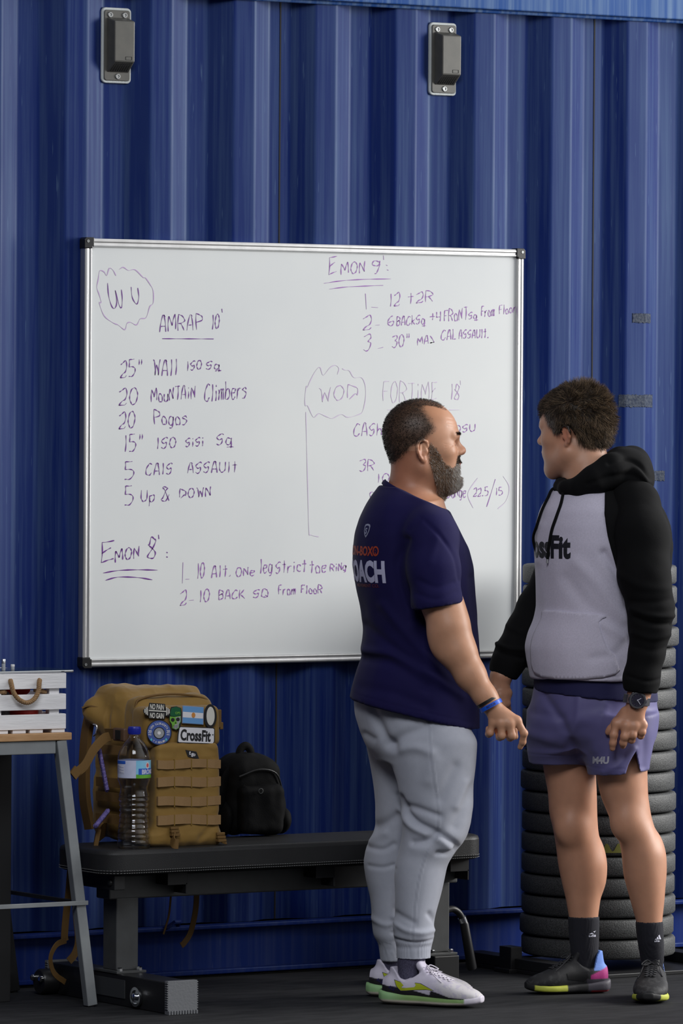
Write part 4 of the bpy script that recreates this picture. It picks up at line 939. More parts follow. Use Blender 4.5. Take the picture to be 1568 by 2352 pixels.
for i in range(40):
    a = 2*math.pi*i/40; mb.tube([(.0173*math.cos(a), .0173*math.sin(a), c0+.002), (.0173*math.cos(a), .0173*math.sin(a), c0+.014)], .0007, 4)
obj('cap', mb, M_capb, bt, smooth=40)
L0, L1, RL = .2085*SB, .2605*SB, .0451
lb = MB(); lb.lathe([(RL-.0004, L0), (RL, L0+.0003), (RL, L1-.0003), (RL-.0004, L1)], 64, cap=False); labo = obj('label', lb, M_lab, bt, smooth=40)
CAMA = math.atan2(-.8408, -.5413)                      # direction of the place the photo was taken from
def lab(poly_or, mat, lift, nm):
    V, Fc = poly_or
    def fn(a, b, q): A = CAMA+a; rr = RL+lift+q; return (rr*math.cos(A), rr*math.sin(A), L0+b*(L1-L0))
    return flat_decal(nm, (V, Fc), fn, mat, labo, .0002)
def grid2(x0, x1, y0, y1, n=14):
    V = [(x0+(x1-x0)*i/n, y) for i in range(n+1) for y in (y0, y1)]; return V, [(2*i, 2*i+2, 2*i+3, 2*i+1) for i in range(n)]
lab(grid2(.15, 1.9, .0, 1.), M_labs, .0002, 'label_panel'); lab(grid2(.15, 1.9, .0, .22), M_labg, .0004, 'label_panel'); lab(grid2(.30, 1.6, .20, .55), M_labb, .0005, 'label_panel')
lab(grid2(-1.6, -.52, .80, .98), M_labb, .0002, 'label_panel'); lab(grid2(-1.55, -.6, .25, .72), pm('label_white', (.62, .63, .74), .4), .0002, 'label_panel')
for i in range(9): lab(grid2(-1.5, -.65-.2*(i % 3), .28+i*.05, .30+i*.05), M_lt, .0004, 'label_print')
V, Fc = text_mesh('BRONCH', 1, .02); V = [(.50+x*.30, .24+y*.36) for x, y in V]; lab((V, Fc), M_pwht, .0008, 'lettering')
lab(xf2d(poly_mesh(ell2(0, 0, .16, .19, 20)), .95, .72), M_pwht, .0006, 'label_panel'); lab(xf2d(poly_mesh(ell2(0, 0, .10, .12, 20)), .95, .72), M_labr, .0008, 'label_panel')

# ------------------------------------------------------------------ small black backpack
M_blkf = pm('black_nylon', (0.0015, 0.0015, 0.0018), .75, bump=(300, .4, .001), spec=.15)
bb = thing('small_backpack', 'small black backpack with top handle slumped on the bench against the container', 'backpack', (-.43, -.40, .430))
OBB = np.array((-.43, -.40, .430))
def Z(x, y, z): return np.array((x, y, z))-OBB
def bpart(name, build, cell=.0045, amp=.006, seed=2):
    f = Fd(); build(f); V, Qd = f.mesh(cell); V = smooth_v(V, Qd, 2); V = V+vnormals(V, Qd)*(fbm(V, 12, seed)*amp)[:, None]
    V[:, 2] = np.maximum(V[:, 2], .001); return npobj(name, V, Qd, M_blkf, bb)
def b1(f):
    f.rbox(Z(-.485, -.33, .535), (.085, .06, .105), .035); f.rbox(Z(-.49, -.33, .61), (.055, .05, .045), .03, k=.04); f.ell(Z(-.42, -.33, .50), (.05, .06, .07), k=.04)
bpart('main_compartment', b1)
def b2(f): f.rbox(Z(-.485, -.40, .505), (.07, .03, .07), .022)
bpart('front_pocket', b2, seed=5)
def b3(f): f.ell(Z(-.385, -.345, .47), (.03, .05, .042)); f.ell(Z(-.575, -.345, .48), (.022, .05, .05))
bpart('side_pocket', b3, seed=7)
mb = MB(); mb.tube(cr([Z(-.515, -.34, .64), Z(-.513, -.34, .668), Z(-.495, -.34, .681), Z(-.478, -.34, .668), Z(-.474, -.34, .64)], 6), 1, 6, flat=(.006, .012), up=(0, 1, 0)); obj('top_handle', mb, M_blkf, bb, smooth=50)
mb = MB(); mb.tube(cr([Z(-.535, -.36, .63), Z(-.575, -.37, .60), Z(-.592, -.37, .54), Z(-.585, -.36, .48)], 6), 1, 6, flat=(.004, .014), up=(0, 1, 0)); obj('shoulder_strap', mb, M_blkf, bb, smooth=50)
for x, z in ((-.500, .560),):
    mb = MB(); mb.tube([Z(x+.007*math.cos(a), -.432, z+.007*math.sin(a)) for a in np.linspace(0, 6.28, 12)], .0011, 5); obj('metal_ring', mb, M_frame, bb)
mb = MB(); mb.tube(cr([Z(-.555, -.405, .60), Z(-.49, -.405, .618), Z(-.43, -.40, .605), Z(-.40, -.39, .55)], 6), .0025, 6); obj('zipper', mb, M_dark, bb)

# ------------------------------------------------------------------ stack of bumper plates
M_bump = pm('bumper_rubber', (0.022, 0.023, 0.024), .6, var=(420, (0.085, 0.088, 0.088), .10), bump=(260, .55, .002))
M_hub = pm('hub_steel', (0.4, 0.4, 0.4), .3, metal=.9); M_yel = pm('yellow_scuff', (0.16, 0.16, 0.03), .8)
SX, SY = .700, -.374
mb = MB(); mb.box((SX-.29, SY-.26, 0), (SX+.30, SY+.26, .012))
for x in (-.29, .24): mb.box((SX+x, SY-.30, .012), (SX+x+.06, SY+.26, .042))
pb = tag(obj('plate_base', mb, M_dark, bevel=.002), 'low black steel base under the tall stack of bumper plates', 'base')
mb = MB(); mb.box((.395, -.37, 0), (.435, -.31, .075)); mb.box((.383, -.38, 0), (.447, -.30, .012)); tag(obj('floor_block', mb, M_dark, bevel=.002), 'small black steel block on the floor left of the bumper plate stack', 'block')
def plate():
    t = thing('bumper_plate', '', 'weight plate', (SX, SY, .043), group='bumper plates in the stack'); h = .0598
    mb = MB(); mb.lathe([(.026, .004), (.07, .004), (.08, .009), (.165, .009), (.178, .002), (.214, .002), (.221, .0045), (.2245, .010), (.2245, h-.010), (.221, h-.0045), (.214, h-.002), (.178, h-.002), (.165, h-.009), (.08, h-.009), (.07, h-.004), (.026, h-.004)], 72)
    obj('rubber_disc', mb, M_bump, t, smooth=50)
    mb = MB(); mb.lathe([(.0255, .003), (.034, .003), (.034, h-.003), (.0255, h-.003)], 28); obj('steel_hub', mb, M_hub, t, smooth=40)
    return t
NPL = 19; ords = ['bottom', 'second', 'third', 'fourth', 'fifth', 'sixth', 'seventh', 'eighth', 'ninth', 'tenth']
p0 = plate()
for i in range(NPL):
    p = p0 if i == 0 else dup(p0, (SX, SY, .043))
    rr = random.Random(i); p.location = (SX+rr.uniform(-.004, .004), SY+rr.uniform(-.004, .004), .043+i*.0600); p.rotation_euler = (0, 0, rr.uniform(0, 6))
    if i == 0: s_ = 'bottom plate resting on the black base'
    elif i == NPL-1: s_ = 'topmost plate of the tall stack'
    elif i < 10: s_ = ords[i]+' plate from the floor in the stack'
    else: s_ = (ords[NPL-1-i] if NPL-1-i > 0 else 'topmost')+' plate from the top in the stack'
    p['label'] = 'black rubber bumper plate, '+s_
pq = aty(1402, 1922, SY-.185); kq = int((pq[2]-.043)/.06); pl_ = [o for o in bpy.data.objects if o.name.startswith('bumper_plate') and abs(o.location.z-(.043+kq*.06)) < .01][0]
mb = MB(); aq = math.atan2(pq[1]-SY, pq[0]-SX)-pl_.rotation_euler[2]
mb.loft([[(r_*math.cos(A), r_*math.sin(A), z) for r_, z in ((.2253, .028+.012*math.sin(i*.9)), (.2253, .012), (.2240, .012), (.2240, .026+.012*math.sin(i*.9)))] for i, A in enumerate(np.linspace(aq-.10, aq+.14, 12))])
obj('paint_scuff', mb, M_yel, pl_)
# ------------------------------------------------------------------ people: shared builders
class Fig:
    """a person's own frame: u to the right of the picture, v away from it, w up; base on the floor"""
    def __init__(s, base): s.b = np.array(base, float); s.bv = float(s.b@LF)
    def p(s, px, py, v):
        r = ray(px, py); t = (v+s.bv-CAM@LF)/(r@LF); d = CAM+r*t-s.b; return (float(d@LR), float(v), float(d[2]))
    def c(s, px, py, v, r): return (*s.p(px, py, v), r)
    def ch(s, *a): return [s.c(*q) for q in a]
    def st(s, rows, vc=None, rv=None, grow=0.):
        out = []
        for q in rows:
            py, l, r = q[:3]
            if len(q) > 3: vc = q[3]
            if len(q) > 4: rv = q[4]
            a, b = s.p(l, py, vc), s.p(r, py, vc); out.append(((a[2]+b[2])/2, (a[0]+b[0])/2, vc, (b[0]-a[0])/2+grow, rv+grow))
        return out
    def px(s, V):
        """picture coordinates of local points (only used to know which side of a garment seam a point is on)"""
        Wd = V[:, :1]*LR+V[:, 1:2]*LF+np.array([0, 0, 1.])*V[:, 2:3]+s.b-CAM; d = Wd@cF
        return 784+FPX*(Wd@cR)/d, 1176-FPX*(Wd@cU)/d
def sub(fd, *planes):
    """a field cut by planes, as one primitive"""
    pl_ = [(np.array(n, np.float32)/np.linalg.norm(n), float(np.dot(np.array(n)/np.linalg.norm(n), p))) for n, p in planes]
    def f(P):
        d = fd.ev(P)
        for n, d0 in pl_: d = np.maximum(d, P@n-d0)
        return d
    return f, np.min([p[1] for p in fd.p if p[3] == 'u'], 0), np.max([p[2] for p in fd.p if p[3] == 'u'], 0)
def addsub(F_, fd, k, *planes): f, lo, hi = sub(fd, *planes); F_.raw(f, lo, hi, 'u', k)
def seg_d(x, y, pts):
    d = np.full(len(x), 9.); 
    for (ax, ay), (bx, by) in zip(pts[:-1], pts[1:]):
        ex, ey = bx-ax, by-ay; L = max(ex*ex+ey*ey, 1e-9); t = np.clip(((x-ax)*ex+(y-ay)*ey)/L, 0, 1); d = np.minimum(d, np.hypot(x-ax-t*ex, y-ay-t*ey))
    return d
def creases(fig, V, Q_, items, side=-1):
    """folds pressed into / raised from the cloth: (points, depth m, width m), on the near (side -1) or far half"""
    nn = vnormals(V, Q_); w = ss(-side*-1*nn[:, 1]*-1 if False else nn[:, 1]*side, -.15, .35)
    D = np.zeros(len(V))
    for pts, amp, sg in items:
        q = [fig.p(px, py, -.15) for px, py in pts]; q = cr([(a[0], a[2]) for a in q], 6) if len(q) > 2 else [(a[0], a[2]) for a in q]
        D += amp*np.exp(-(seg_d(V[:, 0], V[:, 2], q)/sg)**2)
    return V+nn*(D*w)[:, None]
class Scaled:
    def __init__(s, F_, k): s.F, s.s = F_, k
    def ell(s, c, r, k=.02, op='u', R=None): s.F.ell(c, np.array(r)*s.s, k, op, R)
    def cone(s, a, b, ra, rb=None, k=.02, op='u'): s.F.cone(a, b, ra*s.s, None if rb is None else rb*s.s, k, op)
def head_prims(F_, H, Rm, sc=1.):
    """skull, face, ears in the head's frame (x forward, y left, z up)"""
    F_ = Scaled(F_, sc)
    e = lambda c, r, k=.02, op='u': F_.ell(H(*c), r, k, op, Rm)
    e((.004, 0, .050), (.0985, .0765, .092)); e((.030, 0, .052), (.081, .068, .072), .03)
    e((.045, 0, -.018), (.066, .064, .088), .03)
    for y in (-1, 1):
        F_.cone(H(.104, y*.010, .043), H(.090, y*.044, .045), .0125, .010, .014)       # brow
        F_.cone(H(.004, y*.061, -.045), H(.080, y*.024, -.088), .020, .018, .03)       # jaw
        e((.070, y*.047, -.002), (.026, .020, .020), .025)                              # cheekbone
        e((.078, y*.030, -.045), (.022, .022, .030), .025)
        e((.112, y*.032, .021), (.017, .019, .011), .012, 's')                          # eye socket
        e((.088, y*.031, .019), (.0140, .0150, .0125), .004)                            # lid over the eye
        e((.1135, y*.0135, -.0035), (.0115, .0075, .0080), .006)                        # nostril wing
    F_.cone(H(.106, 0, .028), H(.1245, 0, .004), .0085, .0120, .012); e((.1265, 0, .0005), (.0105, .0120, .0095), .008)
    e((.1000, 0, -.040), (.020, .030, .026), .02)
    e((.1160, 0, -.0325), (.0085, .0210, .0055), .005); e((.1140, 0, -.0425), (.0085, .0190, .0060), .004)
    F_.cone(H(.124, -.018, -.0375), H(.124, .018, -.0375), .0016, k=.003, op='s')
    e((.1000, 0, -.080), (.020, .023, .019), .02)
    for y in (-1, 1):                                                                   # ears: rim, hollow, lobe, tragus
        E = lambda x, dy, z: H(x, y*(.0745+dy), z)
        rim = [(.012, .004, .014), (.008, .009, .026), (-.004, .014, .032), (-.016, .017, .026), (-.020, .018, .012), (-.017, .016, -.004), (-.009, .012, -.018), (-.001, .007, -.027)]
        F_.ell(E(-.004, .004, .004), (.014, .008, .026), .006, 'u', Rm)
        for a, b in zip(rim[:-1], rim[1:]): F_.cone(E(*a), E(*b), .0044, .0044, .003)
        F_.ell(E(.002, .006, -.023), (.007, .0055, .008), .004, 'u', Rm)
        F_.ell(E(-.002, .019, .006), (.0112, .0110, .0180), .003, 's', Rm)
        F_.cone(E(-.010, .010, .018), E(-.011, .011, -.006), .0030, .0030, .003)
        F_.ell(E(.009, .005, .000), (.004, .0045, .007), .003, 'u', Rm)
def hand(F_, fig, wrist, mcps, fingers, thumb, v0):
    for m in mcps: F_.cone(wrist[:3], m[:3], wrist[3]*.62, m[3], .012)
    for a, b in zip(mcps[:-1], mcps[1:]): F_.cone(a[:3], b[:3], a[3]*.95, b[3]*.95, .008)
    for f in fingers:
        for i, (a, b) in enumerate(zip(f[:-1], f[1:])): F_.cone(a[:3], b[:3], a[3], b[3], .0045 if i else .007)
        for j in f[1:-1]: F_.ell(j[:3], (j[3]*1.10,)*3, .003)
    F_.chain(thumb, .008)
M_skin = pm('skin', (0.45, 0.25, 0.16), .46, attr='tint', sss=.12, bump=(420, .18, .001), var=None, spec=.45)
M_hair = pm('hair', (0.02, 0.014, 0.010), .55, attr='tint', spec=.35)
# ------------------------------------------------------------------ shoes
def shoe_field(L, W, hv=.098, tongue=.118, toe=.046):
    F_ = Fd(); s_ = L/.29
    def loftx(rows, k, op='u', e=2.3):
        G_ = Fd(); G_.loft([(x*s_, y, z, ry, rz) for x, y, z, ry, rz in rows], k, 'u', e); f = G_.p[0][0]; lo, hi = G_.p[0][1], G_.p[0][2]
        F_.raw(lambda P: f(np.stack([P[..., 1], P[..., 2], P[..., 0]], -1)), (lo[2], lo[0], lo[1]), (hi[2], hi[0], hi[1]), op, k)
    w = W/2
    loftx([(.010, 0, .044, w*.40, .028), (.026, 0, .046, w*.60, .032), (.06, 0, .044, w*.68, .032), (.11, .001, .046, w*.70, .038), (.15, .002, .046, w*.78, .042), (.185, .003, .040, w*.90, .034), (.22, .003, .034, w*.94, .026), (.25, .002, .030, w*.82, .021), (.272, .001, .027, w*.58, .016), (.283, 0, .024, w*.30, .010)], .01)
    G_ = Fd(); G_.cone((.078*s_, 0, .05), (.074*s_, 0, .13), .036, .034, .01); G_.cone((.035*s_, 0, .05), (.046*s_, 0, .12), .020, .014, .02); G_.cone((.118*s_, 0, .05), (.112*s_, 0, .12), .026, .023, .02)
    zc = lambda x: np.interp(x/s_, [.030, .040, .050, .064, .080, .10, .118, .135], [hv, hv, hv-.010, .069, .061, .070, .088, .085])
    glo, ghi = np.min([p[1] for p in G_.p], 0), np.max([p[2] for p in G_.p], 0)
    F_.raw(lambda P: np.maximum(G_.ev(P), (P[..., 2]-zc(P[..., 0]))*.7), glo, ghi, 'u', .012)
    F_.cone((.078*s_, 0, .045), (.076*s_, 0, .20), .0245, .0290, .004, 's')                  # ankle opening
    F_.cone((.098*s_, 0, .066), (.092*s_, 0, .20), .0225, .0270, .004, 's')
    T_ = Fd(); T_.rbox((.128*s_, 0, .086), (.007, .021, .034), .006, R=((.82, 0, -.57), (0, 1, 0), (.57, 0, .82))); f_t, lo_t, hi_t = T_.p[0][:3]
    F_.raw(f_t, lo_t, hi_t, 'u', .006)                                                    # tongue
    F_.ell((.112*s_, 0, tongue-.012), (.008, .022, .016), .008)
    F_.half((0, 0, -1), 0.0)
    return F_, s_
def sole_field(L, W, heel=.034, fore=.026):
    F_ = Fd(); s_ = L/.29; w = W/2
    G_ = Fd(); G_.loft([(x*s_, y, z, ry, rz) for x, y, z, ry, rz in [(.000, 0, .024, w*.36, heel*.45), (.010, 0, .019, w*.62, heel*.55), (.03, 0, .018, w*.72, heel*.53), (.08, .001, .016, w*.72, heel*.50), (.12, .002, .015, w*.74, .0150), (.16, .003, .013, w*.88, .0135), (.20, .003, .013, w*.98, .0130), (.235, .002, .015, w*.95, .0130), (.262, .001, .018, w*.74, .0125), (.280, 0, .021, w*.46, .0115), (.288, 0, .023, w*.22, .009)]], .01, 'u', 3.2)
    f, lo, hi = G_.p[0][:3]; F_.raw(lambda P: f(np.stack([P[..., 1], P[..., 2], P[..., 0]], -1)), (lo[2], lo[0], lo[1]), (hi[2], hi[0], hi[1]), 'u', .01)
    return F_, s_
def make_shoe(name, parent, loc, rz, L, W, style, mats, ry=0., side=1):
    root = bpy.data.objects.new(name, None); COL.objects.link(root); root.parent = parent; root.location = loc; root.rotation_euler = (0, ry, rz)
    F_, s_ = shoe_field(L, W, *style['h']); V, Qd = F_.mesh(.0026); V = smooth_v(V, Qd, 1)
    up = npobj('upper', V, Qd, mats[0], root, style['upper'](V, s_)); bv = bvh_of(V, Qd)
    F2, _ = sole_field(L, W); V2, Q2 = F2.mesh(.0028); V2[:, 2] = np.maximum(V2[:, 2], 0); V2 = smooth_v(V2, Q2, 1)
    npobj('sole', V2, Q2, mats[1], root, style['sole'](V2, s_)); bs = bvh_of(V2, Q2)
    # lacing: bars over the throat and a bow
    mb = MB()
    def top(x, y):
        h = bv.ray_cast(Vector((x, y, .3)), Vector((0, 0, -1)))[0]; return (h.z if h else .06)
    for i in range(6):
        t = i/5; x = (.136+t*.062)*s_; hw = .017-.002*t
        mb.tube([(x+.004*(j % 2), y, top(x, y)+.0012) for j, y in enumerate(np.linspace(-hw, hw, 7))], 1, 5, flat=(.0014, .0032), up=(0, 0, 1))
        if i < 5:
            x2 = (.136+(i+1)/5*.062)*s_
            for sg in (-1, 1): mb.tube([(x+(x2-x)*q, sg*(hw-2*hw*q), top(x+(x2-x)*q, sg*(hw-2*hw*q))+.002) for q in np.linspace(0, 1, 6)], 1, 5, flat=(.0013, .003), up=(0, 0, 1))
    xb = .130*s_; zb = top(xb, 0)+.004
    for sg in (-1, 1):
        mb.tube(cr([(xb, 0, zb), (xb+.005, sg*.012, zb+.008), (xb+.022, sg*.026, zb-.002), (xb+.02, sg*.016, zb-.004), (xb, 0, zb)], 5), .0016, 6)
        mb.tube(cr([(xb, 0, zb), (xb+.012, sg*.018, zb-.002), (xb+.04, sg*.028, top(xb+.04, sg*.028)+.003), (xb+.056, sg*.034, top(xb+.056, sg*.034)+.002)], 5), .0014, 6)
    mb.tube([(xb, -.004, zb), (xb, .004, zb)], .0035, 8)
    obj('laces', mb, mats[2], root, smooth=50)
    return root, bv, bs, s_
def foot_decal(name, pts, bv, s_, mat, root, side, off=.0008):
    """pts in (x, z) of the foot's side view; side -1 = the right-hand face"""
    vf = poly_mesh([(x if side < 0 else -x, z) for x, z in pts])
    return decal(name, vf, bv, (0, 0, 0), (1, 0, 0) if side < 0 else (-1, 0, 0), (0, 0, 1), mat, root, off, .2, .006)
# ------------------------------------------------------------------ person in navy T-shirt and grey joggers
BA = (-.250, -.830, 0.0); A = Fig(BA)
pA = thing('person', 'bearded person in navy T-shirt and pale grey joggers standing in profile before the whiteboard', 'person', BA, -YAW)
hA = math.radians(12); cA = np.array(A.p(957, 1036, 0.0)); fwd = np.array([math.cos(hA), math.sin(hA), 0]); lft = np.array([-math.sin(hA), math.cos(hA), 0]); RA = np.stack([fwd, lft, [0, 0, 1]], 1)
HA = lambda x, y, z: cA+fwd*x+lft*y+np.array([0, 0, z])
fb = Fd(); head_prims(fb, HA, RA)
fb.loft(A.st([(1030, 898, 1005, 0, .060), (1057, 898, 1010, 0, .064), (1085, 897, 1008, 0, .066), (1114, 891, 1004, 0, .070), (1140, 878, 1002, 0, .085), (1165, 860, 1010, 0, .10)]), .03)
fb.loft(A.st([(1150, 862, 1010, 0, .13), (1200, 838, 1040, 0, .165), (1300, 828, 1066, 0, .175), (1420, 860, 1065, 0, .15), (1560, 860, 1065, 0, .14), (1680, 890, 1050, 0, .12)]), .04)
fb.loft(A.st([(1650, 930, 1060, -.07, .07), (1800, 950, 1050, -.08, .065), (1900, 955, 1040, -.085, .055), (1960, 940, 1010, -.09, .05), (2060, 928, 990, -.10, .045), (2150, 922, 980, -.11, .036), (2200, 920, 962, -.118, .026), (2270, 918, 958, -.124, .024)]), .03)
fb.loft(A.st([(1650, 880, 980, .07, .07), (1800, 895, 980, .08, .065), (1900, 898, 955, .09, .055), (1960, 875, 930, .09, .05), (2060, 862, 918, .09, .05), (2150, 880, 915, .09, .034), (2200, 882, 922, .088, .026), (2270, 884, 922, .083, .024)]), .03)
fb.chain(A.ch((985, 1215, -.15, .056), (1000, 1290, -.205, .054), (1014, 1385, -.232, .052), (1031, 1440, -.242, .0530), (1050, 1495, -.250, .0480), (1080, 1550, -.258, .0385), (1113, 1598, -.265, .0280), (1124, 1614, -.267, .0275)), .025)
fb.ell(A.p(1012, 1470, -.245), (.030, .028, .045), .03); fb.ell(A.p(1040, 1412, -.238), (.026, .028, .040), .03)
fb.chain(A.ch((930, 1215, .15, .060), (940, 1290, .20, .058), (955, 1400, .22, .052), (975, 1500, .20, .042), (1010, 1580, .17, .030), (1022, 1602, .16, .028)), .025)
w = A.c(1124, 1614, -.267, .0275)
mc = A.ch((1187, 1655, -.272, .0115), (1170, 1662, -.280, .0120), (1150, 1662, -.279, .0115), (1132, 1659, -.272, .0105))
hand(fb, A, w, mc, [
    A.ch((1186, 1655, -.272, .0112), (1203, 1684, -.272, .0098), (1200, 1704, -.262, .0086), (1194, 1716, -.254, .0076)),
    A.ch((1170, 1661, -.280, .0116), (1176, 1690, -.282, .0108), (1171, 1694, -.258, .0096), (1163, 1680, -.246, .0085)),
    A.ch((1150, 1661, -.279, .0112), (1152, 1690, -.280, .0104), (1147, 1693, -.256, .0094), (1141, 1678, -.245, .0084)),
    A.ch((1132, 1658, -.272, .0104), (1125, 1683, -.272, .0096), (1122, 1686, -.252, .0088), (1121, 1674, -.243, .0080))],
    A.ch((1138, 1622, -.255, .0150), (1164, 1648, -.236, .0130), (1178, 1674, -.228, .0105), (1183, 1692, -.226, .0085)), -.27)
# far hand
w2 = A.c(1022, 1602, .16, .028); mc2 = A.ch((1060, 1650, .16, .0115), (1046, 1656, .168, .012), (1030, 1658, .168, .0115), (1016, 1656, .160, .0105))
hand(fb, A, w2, mc2, [A.ch((m[0]*0+x, y, v, r), (x+4, y+30, v, r*.9), (x-2, y+45, v-.02, r*.78)) for m, (x, y, v, r) in zip(mc2, ((1060, 1650, .16, .0112), (1046, 1656, .168, .0116), (1030, 1658, .168, .0112), (1016, 1656, .16, .0104)))], A.ch((1034, 1612, .145, .014), (1060, 1640, .13, .012), (1068, 1668, .128, .009)), .16)
us = [p for p in fb.p]; lo = np.min([p[1] for p in us if p[3] == 'u'], 0)-.008; hi = np.max([p[2] for p in us if p[3] == 'u'], 0)+.008
def axis_z(lo, hi, fine):
    z = lo; out = []
    while z < hi:
        out.append(z); z += .0023 if any(a <= z <= b for a, b in fine) else .0055
    return np.array(out, np.float32)
zA = axis_z(0.0+lo[2], hi[2], [(A.p(0, 1160, 0)[2], 9), (A.p(0, 1735, 0)[2], A.p(0, 1590, 0)[2])])
V, Qd = fb.mesh(.0023, axes=[np.arange(lo[0], hi[0], .0024, dtype=np.float32), np.arange(lo[1], hi[1], .0026, dtype=np.float32), zA]); V = smooth_v(V, Qd, 1, .4)
# skin colours: stubble, beard shadow, lips, ruddy neck
hx = (V-cA)@fwd; hy = (V-cA)@lft; hz = V[:, 2]-cA[2]
SKA = np.array((0.52, 0.27, 0.165)); col = np.tile(SKA, (len(V), 1))
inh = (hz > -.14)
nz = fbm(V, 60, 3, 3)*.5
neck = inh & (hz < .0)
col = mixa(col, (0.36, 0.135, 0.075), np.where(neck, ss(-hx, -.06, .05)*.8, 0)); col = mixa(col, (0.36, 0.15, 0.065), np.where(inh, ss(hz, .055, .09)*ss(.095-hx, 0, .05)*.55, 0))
col = mixa(col, (0.42, 0.13, 0.08), np.where(inh, np.exp(-((hx-.125)**2+hy**2+hz**2)/.012**2)*.7, 0))
def hairmask(hx, hy, hz): # 1 inside the hair
    line = np.interp(hz, [-.05, -.02, .01, .035, .06, .09, .115, .145], [-.075, -.045, -.026, .016, .034, .030, .012, .03]); line2 = np.where(np.abs(hy) < .045, np.interp(hz, [.06, .10, .13, .15], [.06, .085, .075, .06]), line)
    return line+(line2-line)*ss(.055-np.abs(hy), 0, .02)*ss(hz, .08, .12)-hx
hm = hairmask(hx, hy, hz); hmask = np.where(inh & (hz > -.055), ss(hm+nz*.012, -.006, .022), 0)*ss(hz, -.05, -.02)
htop = ss(hx, -.03, .06)*ss(hz, .06, .12); col = mixa(col, (0.034, 0.023, 0.016), hmask*(.88-.35*htop))
def beardmask(hx, hy, hz):
    zl = np.interp(hx, [.020, .040, .050, .062, .085, .098, .104, .120], [.030, .012, -.006, -.030, -.042, -.036, -.015, -.012])
    m = ss(zl-hz+nz*.012, -.004, .012)*ss(hx-(.016+np.clip(-hz-.03, 0, 1)*.40), -.003, .008)
    lips = (np.abs(hy) < .028) & (hx > .100) & (hz > -.052) & (hz < -.031)
    patch_ = (np.abs(hy) < .024) & (hz > -.067) & (hz < -.048) & (hx > .088)
    return np.where(lips | patch_, 0, m)*(hz > -.125)
bmask = np.where(inh, beardmask(hx, hy, hz), 0); col = mixa(col, (0.19, 0.125, 0.085), bmask*.6)
lipm = np.where(inh & (hx > .106) & (np.abs(hy) < .024), np.exp(-((hz+.0385)/.0075)**2), 0); col = mixa(col, (0.42, 0.12, 0.11), lipm*.85)
browm = np.where(inh & (hx > .085) & (np.abs(hy) > .010) & (np.abs(hy) < .05), np.exp(-((hz-.049+.0*hy)/.0040)**2), 0); col = mixa(col, (0.03, 0.02, 0.015), browm*.5)
eyem = np.where(inh & (hx > .085) & (np.abs(np.abs(hy)-.032) < .014), np.exp(-((hz-.0155)/.0026)**2), 0); col = mixa(col, (0.03, 0.015, 0.012), eyem*.95)
nn = vnormals(V, Qd)
# forehead wrinkles and crow's feet
wr = np.zeros(len(V))
for z0 in (.066, .078, .090): wr += np.where(inh & (hx > .07), np.exp(-((hz-z0-.004*np.sin(hy*60))/.0016)**2), 0)*.0007
for k_, sl in enumerate((.2, -.1, -.45)): wr += np.where(inh & (hx > .060) & (hx < .088), np.exp(-((hz-(.016+(.088-hx)*sl))/.0012)**2), 0)*.0006
V = V-nn*wr[:, None]
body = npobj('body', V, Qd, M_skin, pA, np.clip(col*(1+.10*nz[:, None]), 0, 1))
def roots_on(V, nn, mask, n, seed):
    g = np.random.default_rng(seed); i = g.choice(len(V), n, p=mask/mask.sum()); return V[i]+g.normal(size=(n, 3))*.0008, nn[i], i
R_, Nn_, ii = roots_on(V, nn, np.where(hmask > .2, hmask**1.5, 0), 11000, 1); g = np.random.default_rng(4)
dr = Nn_*1.0+np.array(-fwd)*.35+np.array([0, 0, -.35])+g.normal(size=Nn_.shape)*.35; gre = ss(hx[ii], -.02, .04)*g.uniform(0, 1, len(ii))
sv = strands('h', R_, dr, .0045, .00042, M_hair, pA, mixa(np.tile((.022, .016, .013), (len(ii), 1)), (.16, .14, .13), np.where(gre > .62, .6, .0)), n=2, seed=3)
npobj('hair', *sv[:2], M_hair, pA, sv[2])
R_, Nn_, ii = roots_on(V, nn, np.where(bmask > .3, bmask, 0), 15000, 2)
down = ss(-hz[ii], .0, .07); ln = np.where((hx[ii] > .09) & (hz[ii] > -.036), .0035, .004+.010*ss(-hz[ii], .01, .085))
dr = Nn_*.75+np.array([0, 0, -1.])*(.4+.7*down)[:, None]+fwd*.15+g.normal(size=Nn_.shape)*.32
gm = ss(hx[ii], .068, .105)*.72+.16; pick = g.uniform(0, 1, len(ii)) < gm
must = (hx[ii] > .095) & (hz[ii] > -.034); bc = mixa(np.tile((.20, .125, .078), (len(ii), 1))*g.uniform(.5, 1.6, (len(ii), 1)), (.58, .56, .53), np.where(pick & ~must, g.uniform(.5, 1, len(ii)), 0)); bc[must] = np.array((.055, .038, .030))
sv = strands('b', R_, dr, ln, .00055, M_hair, pA, bc, n=4, seed=5, curl=.6, sag=.15); npobj('beard', *sv[:2], M_hair, pA, sv[2])
mb_ = np.where(browm > .4, browm, 0)*(hy < .06); R_, Nn_, ii = roots_on(V, nn, mb_, 420, 6)
sv = strands('e', R_, Nn_*.6-np.sign(hy[ii])[:, None]*-lft*.8-fwd*.3+g.normal(size=Nn_.shape)*.2, .006, .00045, M_hair, pA, np.tile((.03, .02, .015), (420, 1)), n=3, seed=8); npobj('eyebrows', *sv[:2], M_hair, pA, sv[2])
